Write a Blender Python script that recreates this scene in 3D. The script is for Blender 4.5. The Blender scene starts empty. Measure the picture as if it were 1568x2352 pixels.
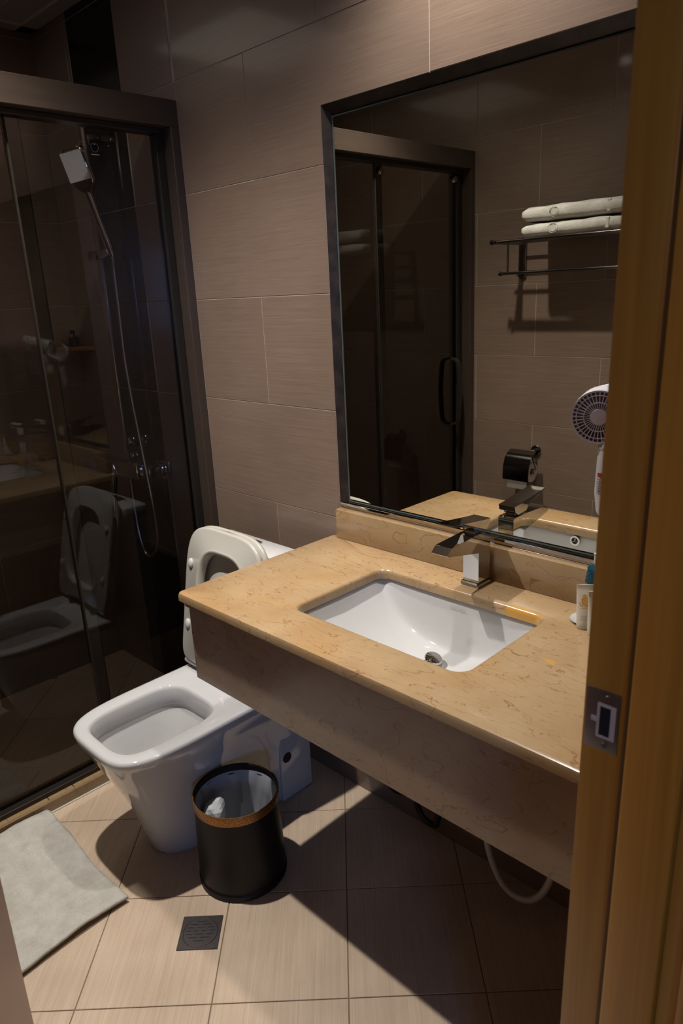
import bpy, bmesh, math, random
from mathutils import Vector, Matrix
random.seed(7)
S = bpy.context.scene
COL = S.collection
# ------------------------------------------------------------------ camera
CAM = Vector((1.3611, -1.3426, 1.4717)); RX, RZ, RY, FPX = -0.296, 0.7914, -0.049, 1652.4
def cam_axes():
    fwd0 = Vector((-math.sin(RZ), math.cos(RZ), 0)); r0 = Vector((math.cos(RZ), math.sin(RZ), 0)); u0 = Vector((0, 0, 1))
    fwd = fwd0*math.cos(RX) + u0*math.sin(RX); up = u0*math.cos(RX) - fwd0*math.sin(RX)
    return r0*math.cos(RY) + up*math.sin(RY), up*math.cos(RY) - r0*math.sin(RY), fwd
r_, u_, f_ = cam_axes()
cd = bpy.data.cameras.new('camera'); cam = bpy.data.objects.new('camera', cd); COL.objects.link(cam)
cam.matrix_world = Matrix(((r_.x, u_.x, -f_.x, CAM.x), (r_.y, u_.y, -f_.y, CAM.y), (r_.z, u_.z, -f_.z, CAM.z), (0, 0, 0, 1)))
cd.sensor_fit = 'VERTICAL'; cd.sensor_height = 36.0; cd.sensor_width = 24.0; cd.lens = FPX/2352*36.0
cd.clip_start = 0.02
cd.dof.use_dof = True; cd.dof.focus_distance = 1.75; cd.dof.aperture_fstop = 6.5
S.camera = cam
# ------------------------------------------------------------------ world, exposure, main lights
S.view_settings.view_transform = 'Standard'; S.view_settings.look = 'None'
S.view_settings.gamma = 1; S.view_settings.use_curve_mapping = False
S.view_settings.exposure = 0.0
w = bpy.data.worlds.new('world'); S.world = w; w.use_nodes = True
w.node_tree.nodes['Background'].inputs[0].default_value = (0.25, 0.45, 1.0, 1)
w.node_tree.nodes['Background'].inputs[1].default_value = 0.25
S.cycles.use_denoising = True
S.cycles.max_bounces = 12; S.cycles.diffuse_bounces = 2; S.cycles.glossy_bounces = 8; S.cycles.transmission_bounces = 12
S.cycles.sample_clamp_indirect = 4.0
LAMP = Vector((-0.27, -0.75, 2.452))
def spot(name, loc, power, col, size, blend, rad, target=None):
    l = bpy.data.lights.new(name, 'SPOT'); l.energy = power; l.color = col; l.spot_size = math.radians(size)
    l.spot_blend = blend; l.shadow_soft_size = rad
    o = bpy.data.objects.new(name, l); COL.objects.link(o); o.location = loc
    if target is not None:
        o.rotation_euler = (Vector(target)-Vector(loc)).to_track_quat('-Z', 'Y').to_euler()
    return o
LAMP2 = Vector((0.43, -0.22, 2.452))
spot('downlight_beam', LAMP, 128, (1.0, 0.955, 0.90), 120, 1.0, 0.018, LAMP+Vector((.10, .20, -1)))
spot('downlight_spill', LAMP, 34, (1.0, 0.955, 0.90), 172, 0.35, 0.03)
spot('counter_downlight_beam', LAMP2, 60, (1.0, 0.955, 0.90), 116, 0.7, 0.03)
SHOWER_FILL = Vector((-1.07, -.72, 2.41))      # added panel, no known lamp: its glowing mesh brightens the shower
def area(name, loc, power, col, sx, sy, target):
    l = bpy.data.lights.new(name, 'AREA'); l.energy = power; l.color = col; l.shape = 'RECTANGLE'; l.size = sx; l.size_y = sy
    o = bpy.data.objects.new(name, l); COL.objects.link(o); o.location = loc
    o.rotation_euler = (Vector(target)-Vector(loc)).to_track_quat('-Z', 'Y').to_euler(); return o
area('hall_lamp_light', (1.62, -3.6, 2.46), 20, (1.0, 0.74, 0.45), 0.3, 0.3, (1.62, -3.6, 0))
WINDOW_STRENGTH = 17.0

# ------------------------------------------------------------------ materials
MATS = {}
def base_mat(name, col=(.8,.8,.8), rough=.5, metal=0, coat=0, coat_rough=.05, trans=0, ior=1.5, spec=.5):
    if name in MATS: return MATS[name]
    m = bpy.data.materials.new(name); m.use_nodes = True; b = m.node_tree.nodes['Principled BSDF']
    b.inputs['Base Color'].default_value = (*col, 1); b.inputs['Roughness'].default_value = rough
    b.inputs['Metallic'].default_value = metal; b.inputs['Coat Weight'].default_value = coat
    b.inputs['Coat Roughness'].default_value = coat_rough; b.inputs['Transmission Weight'].default_value = trans
    b.inputs['IOR'].default_value = ior; b.inputs['Specular IOR Level'].default_value = spec
    MATS[name] = m; return m
class NT:
    def __init__(s, m): s.m = m; s.t = m.node_tree; s.n = s.t.nodes; s.l = s.t.links; s.b = s.n['Principled BSDF']
    def add(s, typ, **kw):
        n = s.n.new(typ)
        for k, v in kw.items():
            if k.startswith('i_'): n.inputs[k[2:].replace('_', ' ')].default_value = v
            else: setattr(n, k, v)
        return n
    def link(s, a, b): s.l.new(a, b)
    def pos(s, scale=(1,1,1), rot=(0,0,0), world=True):
        g = s.add('ShaderNodeNewGeometry') if world else s.add('ShaderNodeTexCoord')
        mp = s.add('ShaderNodeMapping'); mp.inputs['Scale'].default_value = scale; mp.inputs['Rotation'].default_value = rot
        s.link(g.outputs['Position' if world else 'Object'], mp.inputs['Vector']); return mp.outputs[0]
    def noise(s, vec, scale=5, detail=4, rough=.5, dist=0):
        n = s.add('ShaderNodeTexNoise'); n.inputs['Scale'].default_value = scale; n.inputs['Detail'].default_value = detail
        n.inputs['Roughness'].default_value = rough; n.inputs['Distortion'].default_value = dist
        s.link(vec, n.inputs['Vector']); return n.outputs['Fac']
    def ramp(s, fac, stops):
        r = s.add('ShaderNodeValToRGB'); e = r.color_ramp.elements
        while len(e) < len(stops): e.new(.5)
        for q, (p, c) in zip(e, stops): q.position = p; q.color = (*c, 1) if len(c) == 3 else c
        s.link(fac, r.inputs[0]); return r.outputs[0]
    def mix(s, fac, a, b, mode='MIX'):
        m = s.add('ShaderNodeMix'); m.data_type = 'RGBA'; m.blend_type = mode
        for inp, v in ((m.inputs[0], fac), (m.inputs[6], a), (m.inputs[7], b)):
            if hasattr(v, 'is_linked') or hasattr(v, 'links'): s.link(v, inp)
            elif isinstance(v, (int, float)): inp.default_value = v
            else: inp.default_value = (*v, 1)
        return m.outputs[2]
    def math(s, op, a, b=0.0):
        m = s.add('ShaderNodeMath'); m.operation = op
        for i, v in enumerate((a, b)):
            if isinstance(v, (int, float)): m.inputs[i].default_value = v
            else: s.link(v, m.inputs[i])
        return m.outputs[0]
    def bump(s, h, strength=.2, dist=.001):
        b = s.add('ShaderNodeBump'); b.inputs['Strength'].default_value = strength; b.inputs['Distance'].default_value = dist
        s.link(h, b.inputs['Height']); s.link(b.outputs[0], s.b.inputs['Normal'])
def wall_tile_mat(name='wall_tile_mat', k_=1.0):
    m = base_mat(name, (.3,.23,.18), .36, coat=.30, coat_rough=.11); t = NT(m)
    p1 = t.pos((2.2, 2.2, 150)); n1 = t.noise(p1, 1.6, 5, .6)
    p2 = t.pos((9, 9, 420)); n2 = t.noise(p2, 1.5, 3, .6)
    p3 = t.pos((1, 1, 1)); n3 = t.noise(p3, 3.5, 3)
    c = t.ramp(n1, [(.3, (.158,.106,.078)), (.5, (.185,.127,.094)), (.72, (.220,.156,.116))])
    c2 = t.ramp(n2, [(.35, (.86,.86,.86)), (.65, (1.08,1.08,1.08))])
    c = t.mix(1.0, c, c2, 'MULTIPLY')
    c = t.mix(.3, c, t.ramp(n3, [(.35, (.146,.10,.074)), (.7, (.23,.158,.116))]))
    oi = t.add('ShaderNodeObjectInfo'); f = t.ramp(oi.outputs['Random'], [(0, (.93,.93,.93)), (1, (1.05,1.05,1.05))])
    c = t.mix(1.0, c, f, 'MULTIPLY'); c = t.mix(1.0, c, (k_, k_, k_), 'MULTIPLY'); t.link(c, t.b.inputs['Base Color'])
    t.bump(t.math('ADD', n1, n2), .25, .0006); return m
def floor_tile_mat():
    m = base_mat('floor_tile_mat', (.5,.38,.27), .5, coat=.08, coat_rough=.3); t = NT(m)
    rot = t.pos((1, 1, 1), (0, 0, math.radians(45)))      # x' runs along one joint direction, y' across it
    def st(v):
        mp = t.add('ShaderNodeMapping'); mp.inputs['Scale'].default_value = v; t.link(rot, mp.inputs['Vector']); return mp.outputs[0]
    n1 = t.noise(st((6, 420, 5)), 1, 4, .6, .3); n1b = t.noise(st((2.2, 120, 5)), 1, 4, .65, .5)
    p3 = t.pos(); n3 = t.noise(p3, 4, 4); n4 = t.noise(p3, 900, 2)
    c = t.ramp(n1b, [(.3, (.525,.395,.278)), (.5, (.58,.443,.322)), (.7, (.615,.488,.364))])
    c = t.mix(1.0, c, t.ramp(n1, [(.3, (.90,.89,.88)), (.6, (1.04,1.04,1.04))]), 'MULTIPLY')
    c = t.mix(1.0, c, t.ramp(n3, [(.3, (.85,.83,.81)), (.65, (1.06,1.06,1.06))]), 'MULTIPLY')
    c = t.mix(1.0, c, t.ramp(n4, [(.3, (.86,.85,.84)), (.6, (1.04,1.04,1.04))]), 'MULTIPLY')
    t.link(c, t.b.inputs['Base Color']); t.bump(t.math('ADD', n1, n1b), .35, .0012); return m
def marble_mat(name, dark=1.0, tint=None):
    m = base_mat(name, (.62,.43,.25), .22, coat=.25, coat_rough=.08); t = NT(m)
    p = t.pos((1, 1.6, 1)); w_ = t.noise(t.pos((1, 1, 1)), 9, 5, .6)
    # thin wandering veins: contour lines of a stretched, warped noise, broken up by a second noise
    wn = t.add('ShaderNodeTexNoise'); wn.inputs['Scale'].default_value = 38; wn.inputs['Detail'].default_value = 4; t.link(p, wn.inputs['Vector'])
    ws = t.add('ShaderNodeVectorMath'); ws.operation = 'SCALE'; ws.inputs[3].default_value = .022; t.link(wn.outputs['Color'], ws.inputs[0])
    wa = t.add('ShaderNodeVectorMath'); wa.operation = 'ADD'; t.link(p, wa.inputs[0]); t.link(ws.outputs[0], wa.inputs[1]); pw = wa.outputs[0]
    def veins(scale, rot, mult, width, seed):
        q = t.add('ShaderNodeMapping'); q.inputs['Scale'].default_value = scale; q.inputs['Rotation'].default_value = (0, 0, rot); q.inputs['Location'].default_value = (seed, seed*.7, seed*.3)
        t.link(pw, q.inputs['Vector']); n = t.noise(q.outputs[0], 1, 1.5, .5, .3)
        f = t.math('PINGPONG', t.math('MULTIPLY', n, mult), .5)
        return t.ramp(f, [(0, (1,1,1)), (width*.5, (.5,.5,.5)), (width, (0,0,0))])
    v1 = veins((4, 12, 12), .15, 8.0, .034, 1.3); v2 = veins((7, 21, 21), -.05, 7.0, .040, 5.1)
    m1 = t.ramp(t.noise(p, 6, 3, .5), [(.30, (0,0,0)), (.42, (1,1,1))]); m2 = t.ramp(t.noise(p, 9, 3, .5), [(.36, (0,0,0)), (.50, (.8,.8,.8))])
    vein = t.mix(1.0, t.mix(1.0, v1, m1, 'MULTIPLY'), t.mix(1.0, v2, m2, 'MULTIPLY'), 'LIGHTEN')
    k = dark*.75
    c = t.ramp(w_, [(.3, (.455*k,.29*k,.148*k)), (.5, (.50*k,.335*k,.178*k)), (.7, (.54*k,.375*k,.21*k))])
    big = t.ramp(t.noise(t.pos(), 5, 4, .6), [(.5, (0,0,0)), (.72, (1,1,1))])
    c = t.mix(t.math('MULTIPLY', big, .45), c, (.50*k,.27*k,.09*k))
    c = t.mix(t.math('MULTIPLY', vein, .8), c, (.27*k,.12*k,.04*k))
    if dark == 1.0:   # old amber mineral stain on the rear lip of the bowl cut-out, with its own ragged outline
        for px, py, sx, sy, amt in ((.645, -.118, .055, .014, .85), (.795, -.275, .016, .010, .6)):
            mp2 = t.add('ShaderNodeMapping'); mp2.inputs['Location'].default_value = (-px/sx, -py/sy, 0); mp2.inputs['Scale'].default_value = (1/sx, 1/sy, 0)
            g2 = t.add('ShaderNodeNewGeometry'); t.link(g2.outputs['Position'], mp2.inputs['Vector'])
            ln = t.add('ShaderNodeVectorMath'); ln.operation = 'LENGTH'; t.link(mp2.outputs[0], ln.inputs[0])
            v = t.math('ADD', ln.outputs['Value'], t.math('MULTIPLY', t.noise(t.pos(), 60, 4, .7), 1.1))
            msk = t.ramp(v, [(.9, (1,1,1)), (1.0, (0,0,0))]) if False else t.math('MULTIPLY', t.math('SUBTRACT', 1.55, v), 2.2)
            cl = t.add('ShaderNodeClamp'); t.link(msk, cl.inputs[0])
            c = t.mix(t.math('MULTIPLY', cl.outputs[0], amt), c, (.60, .30, .04))
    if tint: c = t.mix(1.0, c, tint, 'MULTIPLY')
    t.link(c, t.b.inputs['Base Color'])
    return m
def wood_mat():
    m = base_mat('wood_mat', (.42,.21,.06), .38, coat=.15, coat_rough=.2); t = NT(m)
    n1 = t.noise(t.pos((60, 60, 1.2)), 1, 5, .6, 1.2); n2 = t.noise(t.pos((14, 14, .5)), 1, 3, .5, .6)
    c = t.ramp(n1, [(.3, (.36,.155,.018)), (.5, (.44,.205,.026)), (.7, (.52,.265,.045))])
    c = t.mix(.4, c, t.ramp(n2, [(.35, (.38,.17,.02)), (.65, (.5,.27,.05))])); t.link(c, t.b.inputs['Base Color']); return m
def black_stone_mat(name, col=(.006,.0055,.005)):
    m = base_mat(name, col, .42 if 'frame' in name else .05, spec=.2 if 'frame' in name else .4); t = NT(m)
    n = t.noise(t.pos(), 22, 6, .7)
    c = t.ramp(n, [(.4, col), (.62, tuple(x*2.2 for x in col)), (.75, (col[0]*4.5, col[1]*3, col[2]*2))])
    t.link(c, t.b.inputs['Base Color']); return m
def towel_mat():
    m = base_mat('towel_mat', (.72,.68,.60), .95, spec=.1); t = NT(m)
    n = t.noise(t.pos(), 420, 3, .7); n2 = t.noise(t.pos(), 26, 4, .6)
    c = t.ramp(n2, [(.3, (.47,.435,.38)), (.7, (.59,.56,.505))])
    c = t.mix(1.0, c, t.ramp(n, [(.3, (.82,.82,.82)), (.65, (1.05,1.05,1.05))]), 'MULTIPLY')
    t.link(c, t.b.inputs['Base Color']); t.bump(t.math('ADD', n, t.math('MULTIPLY', n2, 2.0)), .6, .003); return m
def glass_mat():
    # architectural shower glass: tinted transmission plus mirror reflection (thin pane)
    m = bpy.data.materials.new('shower_glass_mat'); m.use_nodes = True; nt = m.node_tree; nt.nodes.clear()
    out = nt.nodes.new('ShaderNodeOutputMaterial'); mx = nt.nodes.new('ShaderNodeMixShader')
    tr = nt.nodes.new('ShaderNodeBsdfTransparent'); tr.inputs[0].default_value = (.95,.945,.92,1)
    gl = nt.nodes.new('ShaderNodeBsdfGlossy'); gl.inputs['Roughness'].default_value = 0.0; gl.inputs[0].default_value = (1,1,1,1)
    fr = nt.nodes.new('ShaderNodeFresnel'); fr.inputs[0].default_value = 1.5
    nt.links.new(fr.outputs[0], mx.inputs[0]); nt.links.new(tr.outputs[0], mx.inputs[1]); nt.links.new(gl.outputs[0], mx.inputs[2])
    nt.links.new(mx.outputs[0], out.inputs[0]); MATS['glass'] = m; return m
M = {}
M['wall'] = wall_tile_mat(); M['portal'] = wall_tile_mat('portal_shaded_tile_mat', .24); M['floor'] = floor_tile_mat()  # portal copy of the wall tile is darkened to stand in for shade
M['marble'] = marble_mat('cream_marble_mat'); M['marble2'] = marble_mat('apron_cool_lit_marble_mat', .74, (.97, .98, 1.2)); M['marble3'] = marble_mat('splashback_marble_mat', .86)  # apron copy has cool fill light put into its blue tint
M['wood'] = wood_mat(); M['black_stone'] = black_stone_mat('black_granite_mat'); M['frame_stone'] = black_stone_mat('dark_frame_stone_mat', (.016,.011,.008))
M['towel'] = towel_mat(); M['glass'] = glass_mat()
M['grout'] = base_mat('grout_mat', (.38,.32,.26), .85)
M['grout_dark'] = base_mat('floor_grout_mat', (.22,.15,.10), .9)
M['ceiling'] = base_mat('ceiling_paint_mat', (.66,.60,.56), .7)
M['plaster'] = base_mat('hall_plaster_mat', (.16,.13,.11), .8)
M['carpet'] = base_mat('hall_carpet_mat', (.08,.06,.045), .95)
M['ceramic'] = base_mat('white_ceramic_mat', (.54,.53,.525), .06, coat=.5, coat_rough=.02)
M['plastic'] = base_mat('cream_plastic_mat', (.45,.42,.37), .25)
M['bumper'] = base_mat('bumper_plastic_mat', (.53,.52,.51), .35)
M['chrome'] = base_mat('chrome_mat', (.62,.61,.60), .035, metal=1)
M['darkchrome'] = base_mat('dark_chrome_mat', (.30,.28,.27), .12, metal=1)
M['bronze_dark'] = base_mat('dark_bronze_mat', (.05,.042,.036), .35, metal=.7)
M['steel'] = base_mat('drain_steel_mat', (.22,.20,.20), .32, metal=1)
M['steel_slot'] = base_mat('slot_edge_mat', (.75,.74,.78), .2, metal=1)
M['black'] = base_mat('black_void_mat', (.004,.004,.004), .6)
M['mirror'] = base_mat('mirror_mat', (.80,.80,.74), .0, metal=1)
M['mirror_edge'] = base_mat('mirror_edge_mat', (.10,.14,.12), .1, metal=.5)
M['bin'] = base_mat('bin_black_mat', (.004,.0036,.003), .5, spec=.3)
M['bagwhite'] = base_mat('bin_liner_mat', (.33,.34,.37), .35, spec=.6)
M['tissue'] = base_mat('tissue_mat', (.58,.59,.62), .7)
M['white'] = base_mat('white_plastic_mat', (.60,.58,.60), .35)
M['lavender'] = base_mat('grille_mat', (.62,.60,.72), .4)
M['greylabel'] = base_mat('grey_label_mat', (.30,.28,.30), .6)
M['redlabel'] = base_mat('red_label_mat', (.35,.03,.03), .6)
M['rubber'] = base_mat('black_rubber_mat', (.012,.012,.012), .5)
M['hose_white'] = base_mat('white_hose_mat', (.50,.46,.42), .4)
M['gold_ink'] = base_mat('gold_ink_mat', (.58,.30,.05), .5)
M['grey_ink'] = base_mat('grey_ink_mat', (.42,.38,.33), .6)
M['tube'] = base_mat('frosted_tube_mat', (.78,.72,.62), .3, trans=.25, ior=1.3)
M['teal'] = base_mat('teal_glass_mat', (.008,.085,.125), .05, trans=.45, ior=1.45)
M['gold'] = base_mat('amber_shelf_mat', (.34,.17,.04), .3, metal=.3)
M['water'] = base_mat('water_mat', (.9,.93,.92), .0, trans=1, ior=1.33)
M['stain'] = base_mat('amber_stain_mat', (.62,.36,.08), .3)
def bronze_rim():
    m = base_mat('antique_bronze_mat', (.33,.17,.065), .4, metal=.8); t = NT(m)
    n = t.noise(t.pos(), 380, 4, .7)
    t.link(t.ramp(n, [(.35, (.10,.045,.018)), (.5, (.34,.16,.055)), (.68, (.50,.27,.10))]), t.b.inputs['Base Color']); return m
M['rim'] = bronze_rim()
def emis(name, col, k):
    m = bpy.data.materials.new(name); m.use_nodes = True; nt = m.node_tree; nt.nodes.clear()
    o = nt.nodes.new('ShaderNodeOutputMaterial'); e = nt.nodes.new('ShaderNodeEmission')
    e.inputs[0].default_value = (*col, 1); e.inputs[1].default_value = k; nt.links.new(e.outputs[0], o.inputs[0]); return m
M['daylight'] = emis('daylight_pane_mat', (.24,.45,1.0), WINDOW_STRENGTH)
M['lampface'] = emis('lamp_face_mat', (1,.93,.85), 25)
M['fillglow'] = emis('shower_fill_mat', (1,.86,.72), 1.1)
M['halllamp'] = emis('hall_lamp_mat', (1,.75,.45), 3)

# ------------------------------------------------------------------ helpers
def link(name, me, parent=None, loc=None, rot=None):
    o = bpy.data.objects.new(name, me); COL.objects.link(o)
    if parent: o.parent = parent
    if loc is not None: o.location = loc
    if rot is not None: o.rotation_euler = rot
    return o
def fin(bm, name, mat, parent=None, smooth=False, loc=None, rot=None, angle=None):
    bmesh.ops.recalc_face_normals(bm, faces=bm.faces)
    me = bpy.data.meshes.new(name); bm.to_mesh(me); bm.free()
    for m in (mat if isinstance(mat, (list, tuple)) else [mat]): me.materials.append(m)
    if smooth:
        for p in me.polygons: p.use_smooth = True
        if angle is not None:
            me.set_sharp_from_angle(angle=math.radians(angle))
    return link(name, me, parent, loc, rot)
def empty(name, loc=(0,0,0), rz=0):
    o = bpy.data.objects.new(name, None); COL.objects.link(o); o.location = loc; o.rotation_euler = (0,0,rz); o.empty_display_size = .02; return o
def tag(o, label, cat, group=None):
    o['label'] = label; o['category'] = cat
    if group: o['group'] = group
    return o
def struct(o, label=None, cat=None):
    o['kind'] = 'structure'
    if label: o['label'] = label
    if cat: o['category'] = cat
    return o
def add_box(bm, x0, y0, z0, x1, y1, z1, bevel=0, seg=1):
    vs = [bm.verts.new((x, y, z)) for z in (z0, z1) for y in (y0, y1) for x in (x0, x1)]
    fs = [bm.faces.new([vs[i] for i in q]) for q in ((0,2,3,1),(4,5,7,6),(0,1,5,4),(2,6,7,3),(0,4,6,2),(1,3,7,5))]
    if bevel:
        es = list({e for f in fs for e in f.edges})
        bmesh.ops.bevel(bm, geom=es, offset=bevel, segments=seg, profile=.5, affect='EDGES')
def box(name, mat, x0, y0, z0, x1, y1, z1, parent=None, bevel=0, seg=1, smooth=False, loc=None, rot=None):
    bm = bmesh.new(); add_box(bm, x0, y0, z0, x1, y1, z1, bevel, seg)
    return fin(bm, name, mat, parent, smooth or (bevel > 0 and seg > 1), loc, rot, 40 if bevel else None)
def loft(bm, rings, close0=False, close1=False, closed=True):
    vr = [[bm.verts.new(p) for p in r] for r in rings]; n = len(vr[0])
    for a, b in zip(vr, vr[1:]):
        for i in range(n if closed else n-1):
            j = (i+1) % n; bm.faces.new((a[i], a[j], b[j], b[i]))
    if close0: bm.faces.new(vr[0][::-1])
    if close1: bm.faces.new(vr[-1])
    return vr
def circ(cx, cy, z, r, n=32): return [(cx+r*math.cos(2*math.pi*i/n), cy+r*math.sin(2*math.pi*i/n), z) for i in range(n)]
def lathe(bm, prof, n=32, close0=False, close1=False, cx=0, cy=0): return loft(bm, [circ(cx, cy, z, r, n) for r, z in prof], close0, close1)
def spline(pts, n=12):
    P = [Vector(p) for p in pts]; out = []
    for i in range(len(P)-1):
        a = P[max(i-1, 0)]; b = P[i]; c = P[i+1]; d = P[min(i+2, len(P)-1)]
        for k in range(n):
            t = k/n; out.append(.5*((2*b)+(c-a)*t+(2*a-5*b+4*c-d)*t*t+(3*b-a-3*c+d)*t**3))
    out.append(P[-1]); return out
def tube(bm, pts, r, n=10, rf=None):
    pts = [Vector(p) for p in pts]; prev = None; rings = []
    for i, p in enumerate(pts):
        t = (pts[min(i+1, len(pts)-1)]-pts[max(i-1, 0)]).normalized()
        if prev is None:
            a = Vector((0,0,1)) if abs(t.z) < .9 else Vector((1,0,0)); u = t.cross(a).normalized()
        else: u = (prev-t*prev.dot(t)).normalized()
        prev = u; v = t.cross(u); rr = rf(i) if rf else r
        rings.append([p+(u*math.cos(2*math.pi*k/n)+v*math.sin(2*math.pi*k/n))*rr for k in range(n)])
    loft(bm, rings, True, True)
def sup(cx, cy, z, hx, hy, e=4, n=64, eb=None):
    out = []
    for i in range(n):
        a = 2*math.pi*i/n; c, s = math.cos(a), math.sin(a); ee = e if s < 0 else (eb or e)
        out.append((cx+hx*math.copysign(abs(c)**(2/ee), c), cy+hy*math.copysign(abs(s)**(2/ee), s), z))
    return out
def prism(bm, poly, axis, a, b, bevel=0):
    # poly in the two other axes; axis 'x': poly = (y,z)
    def P(p, t): return {'x': (t, p[0], p[1]), 'y': (p[0], t, p[1]), 'z': (p[0], p[1], t)}[axis]
    v0 = [bm.verts.new(P(p, a)) for p in poly]; v1 = [bm.verts.new(P(p, b)) for p in poly]; n = len(poly)
    fs = [bm.faces.new(v0[::-1]), bm.faces.new(v1)] + [bm.faces.new((v0[i], v0[(i+1)%n], v1[(i+1)%n], v1[i])) for i in range(n)]
    if bevel:
        bmesh.ops.recalc_face_normals(bm, faces=fs)
        bmesh.ops.bevel(bm, geom=list({e for f in fs for e in f.edges}), offset=bevel, segments=2, profile=.5, affect='EDGES')
TILE_CACHE = {}
def tile_mesh(w_, h, t, mat):
    k = (round(w_, 4), round(h, 4), t, mat.name)
    if k not in TILE_CACHE:
        bm = bmesh.new(); b = .0008   # local x = width, z = height, face at y=0 looking to -y
        r = [(0,0),(w_,0),(w_,h),(0,h)]; q = [(b,b),(w_-b,b),(w_-b,h-b),(b,h-b)]
        loft(bm, [[(x, t, z) for x, z in r], [(x, b, z) for x, z in r], [(x, 0, z) for x, z in q]], False, True)
        bmesh.ops.recalc_face_normals(bm, faces=bm.faces)
        me = bpy.data.meshes.new('tile'); bm.to_mesh(me); bm.free(); me.materials.append(mat); TILE_CACHE[k] = me
    return TILE_CACHE[k]
G = .0022; TT = .008
def tile_wall(parent, origin, rz, segs, z0, z1, phase, mat, holes=(), tw=.6, zj=0.87, name='wall_tile', allrows=False):
    """tiles on a vertical plane. local u along the wall from origin; segs = [(u0,u1)]; phase(row)->u of one joint"""
    ca, sa = math.cos(rz), math.sin(rz); k0 = math.floor((z0-zj)/.3)-1
    for k in range(k0, k0+14):
        a = max(zj+.3*k, z0); b = min(zj+.3*(k+1), z1)
        if b-a < .02: continue
        ph = phase(k)
        for s0, s1 in segs(a, b) if callable(segs) else segs:
            j = math.floor((s0-ph)/tw)
            while ph+tw*j < s1:
                u0 = max(ph+tw*j, s0); u1 = min(ph+tw*(j+1), s1); j += 1
                if u1-u0 < .012: continue
                if any(u0 > h[0]-.001 and u1 < h[1]+.001 and a > h[2]-.001 and b < h[3]+.001 for h in holes): continue
                ww, hh = u1-u0-G, b-a-G
                if ww < .006 or hh < .006: continue
                me = tile_mesh(ww, hh, TT, mat); uu = u0+G/2
                link(name, me, parent, (origin[0]+ca*uu, origin[1]+sa*uu, a+G/2), (0, 0, rz))
# ------------------------------------------------------------------ room shell
XL, XR, W, ZC, SX = -1.4386, 1.037, -1.46, 2.41, -0.591
FS = -.02
MX1 = .93; MZ0, MZ1 = .905, 1.897; RD = .020      # mirror recess in the tiled wall
bm = bmesh.new(); y0_ = TT-.0066
add_box(bm, XL-.12, y0_, FS-.05, 0, .12, 2.75); add_box(bm, MX1, y0_, FS-.05, XR+.6, .12, 2.75); add_box(bm, 0, y0_, FS-.05, MX1, .12, MZ0); add_box(bm, 0, y0_, MZ1, MX1, .12, 2.75); add_box(bm, 0, RD+.006, MZ0, MX1, .12, MZ1)
back = struct(fin(bm, 'wall_back', M['grout']))
pa = lambda k: -.277 if k % 2 == 0 else -.002
ph_back = lambda k: pa(k+1)    # row k spans z .87+.3k ; row 0 (.87-1.17) is offset from the one above it
BIG = (-.277, .323, 1.77, 2.07)
def back_segs(a, b):
    sg = [(XL, -1.18), (-.885, SX)]
    if a > 1.76 and b < 2.08: return sg+[(SX, -.277)]          # the notched tile and its neighbours are added below
    if a > .86 and a < 1.76: return sg+[(SX, 0), (MX1, XR)]
    return sg+[(SX, XR)]
tile_wall(back, (0, 0), 0, back_segs, FS, ZC, ph_back, M['wall'])
def free_tile(u0, v0, u1, v1):
    link('wall_tile', tile_mesh(u1-u0-G, v1-v0-G, TT, M['wall']), back, (u0+G/2, 0, v0+G/2))
free_tile(0, .87, XR, MZ0); free_tile(.323, MZ1, .923, 2.07); free_tile(.923, MZ1, XR, 2.07); free_tile(MX1, 1.77, XR, MZ1)
bm = bmesh.new(); pl_ = [(-.277+G/2, 1.77+G/2), (-G/2, 1.77+G/2), (-G/2, MZ1+G/2), (.323-G/2, MZ1+G/2), (.323-G/2, 2.07-G/2), (-.277+G/2, 2.07-G/2)]
vf = [bm.verts.new((x, 0, z)) for x, z in pl_]; vb = [bm.verts.new((x, TT, z)) for x, z in pl_]
bm.faces.new(vf); bm.faces.new(vb[::-1])
for i in range(6): bm.faces.new((vf[i], vb[i], vb[(i+1) % 6], vf[(i+1) % 6]))
fin(bm, 'wall_tile', M['wall'], back)
# black granite strip in the shower, 600 mm slabs
zz = FS
for a, b in ((FS, .57), (.57, 1.17), (1.17, 1.77), (1.77, 2.37), (2.37, ZC)):
    me = tile_mesh(.295-G, b-a-G, TT, M['black_stone']); o = link('granite_slab', me, back, (-1.18+G/2, -.0005, a+G/2)); o['label'] = 'polished black granite slab of the shower strip'
left = struct(box('wall_left', M['grout'], XL-.12, W-.12, FS-.05, XL-.0014, .0, 2.75))
tile_wall(left, (XL, W), math.pi/2, [(0, -W)], FS, ZC, lambda k: .42+(.3 if k % 2 else 0), M['wall'])
front = struct(box('wall_front', M['grout'], XL-.12, W-.12, FS-.05, XR+.128, W+.0014-.0028, 2.75))
tile_wall(front, (XR, W), math.pi, [(0, XR-XL)], FS, ZC, lambda k: XR+(.28 if k % 2 else .58), M['wall'])
# wall_right with the doorway (y from -1.415 to -.62)
bm = bmesh.new(); XO = 1.165
add_box(bm, XR+.0014, -.615, FS-.05, XO, .0, 2.75); add_box(bm, XR+.0014, W, FS-.05, XO, -1.42, 2.75); add_box(bm, XR+.0014, -1.42, 2.1, XO, -.615, 2.75)
right = struct(fin(bm, 'wall_right', M['plaster']))
tile_wall(right, (XR, 0), -math.pi/2, lambda a, b: [(0, .612)] if b <= 2.12 else [(0, -W)], 0, ZC, lambda k: .3*(k % 2), M['wall'])
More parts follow.
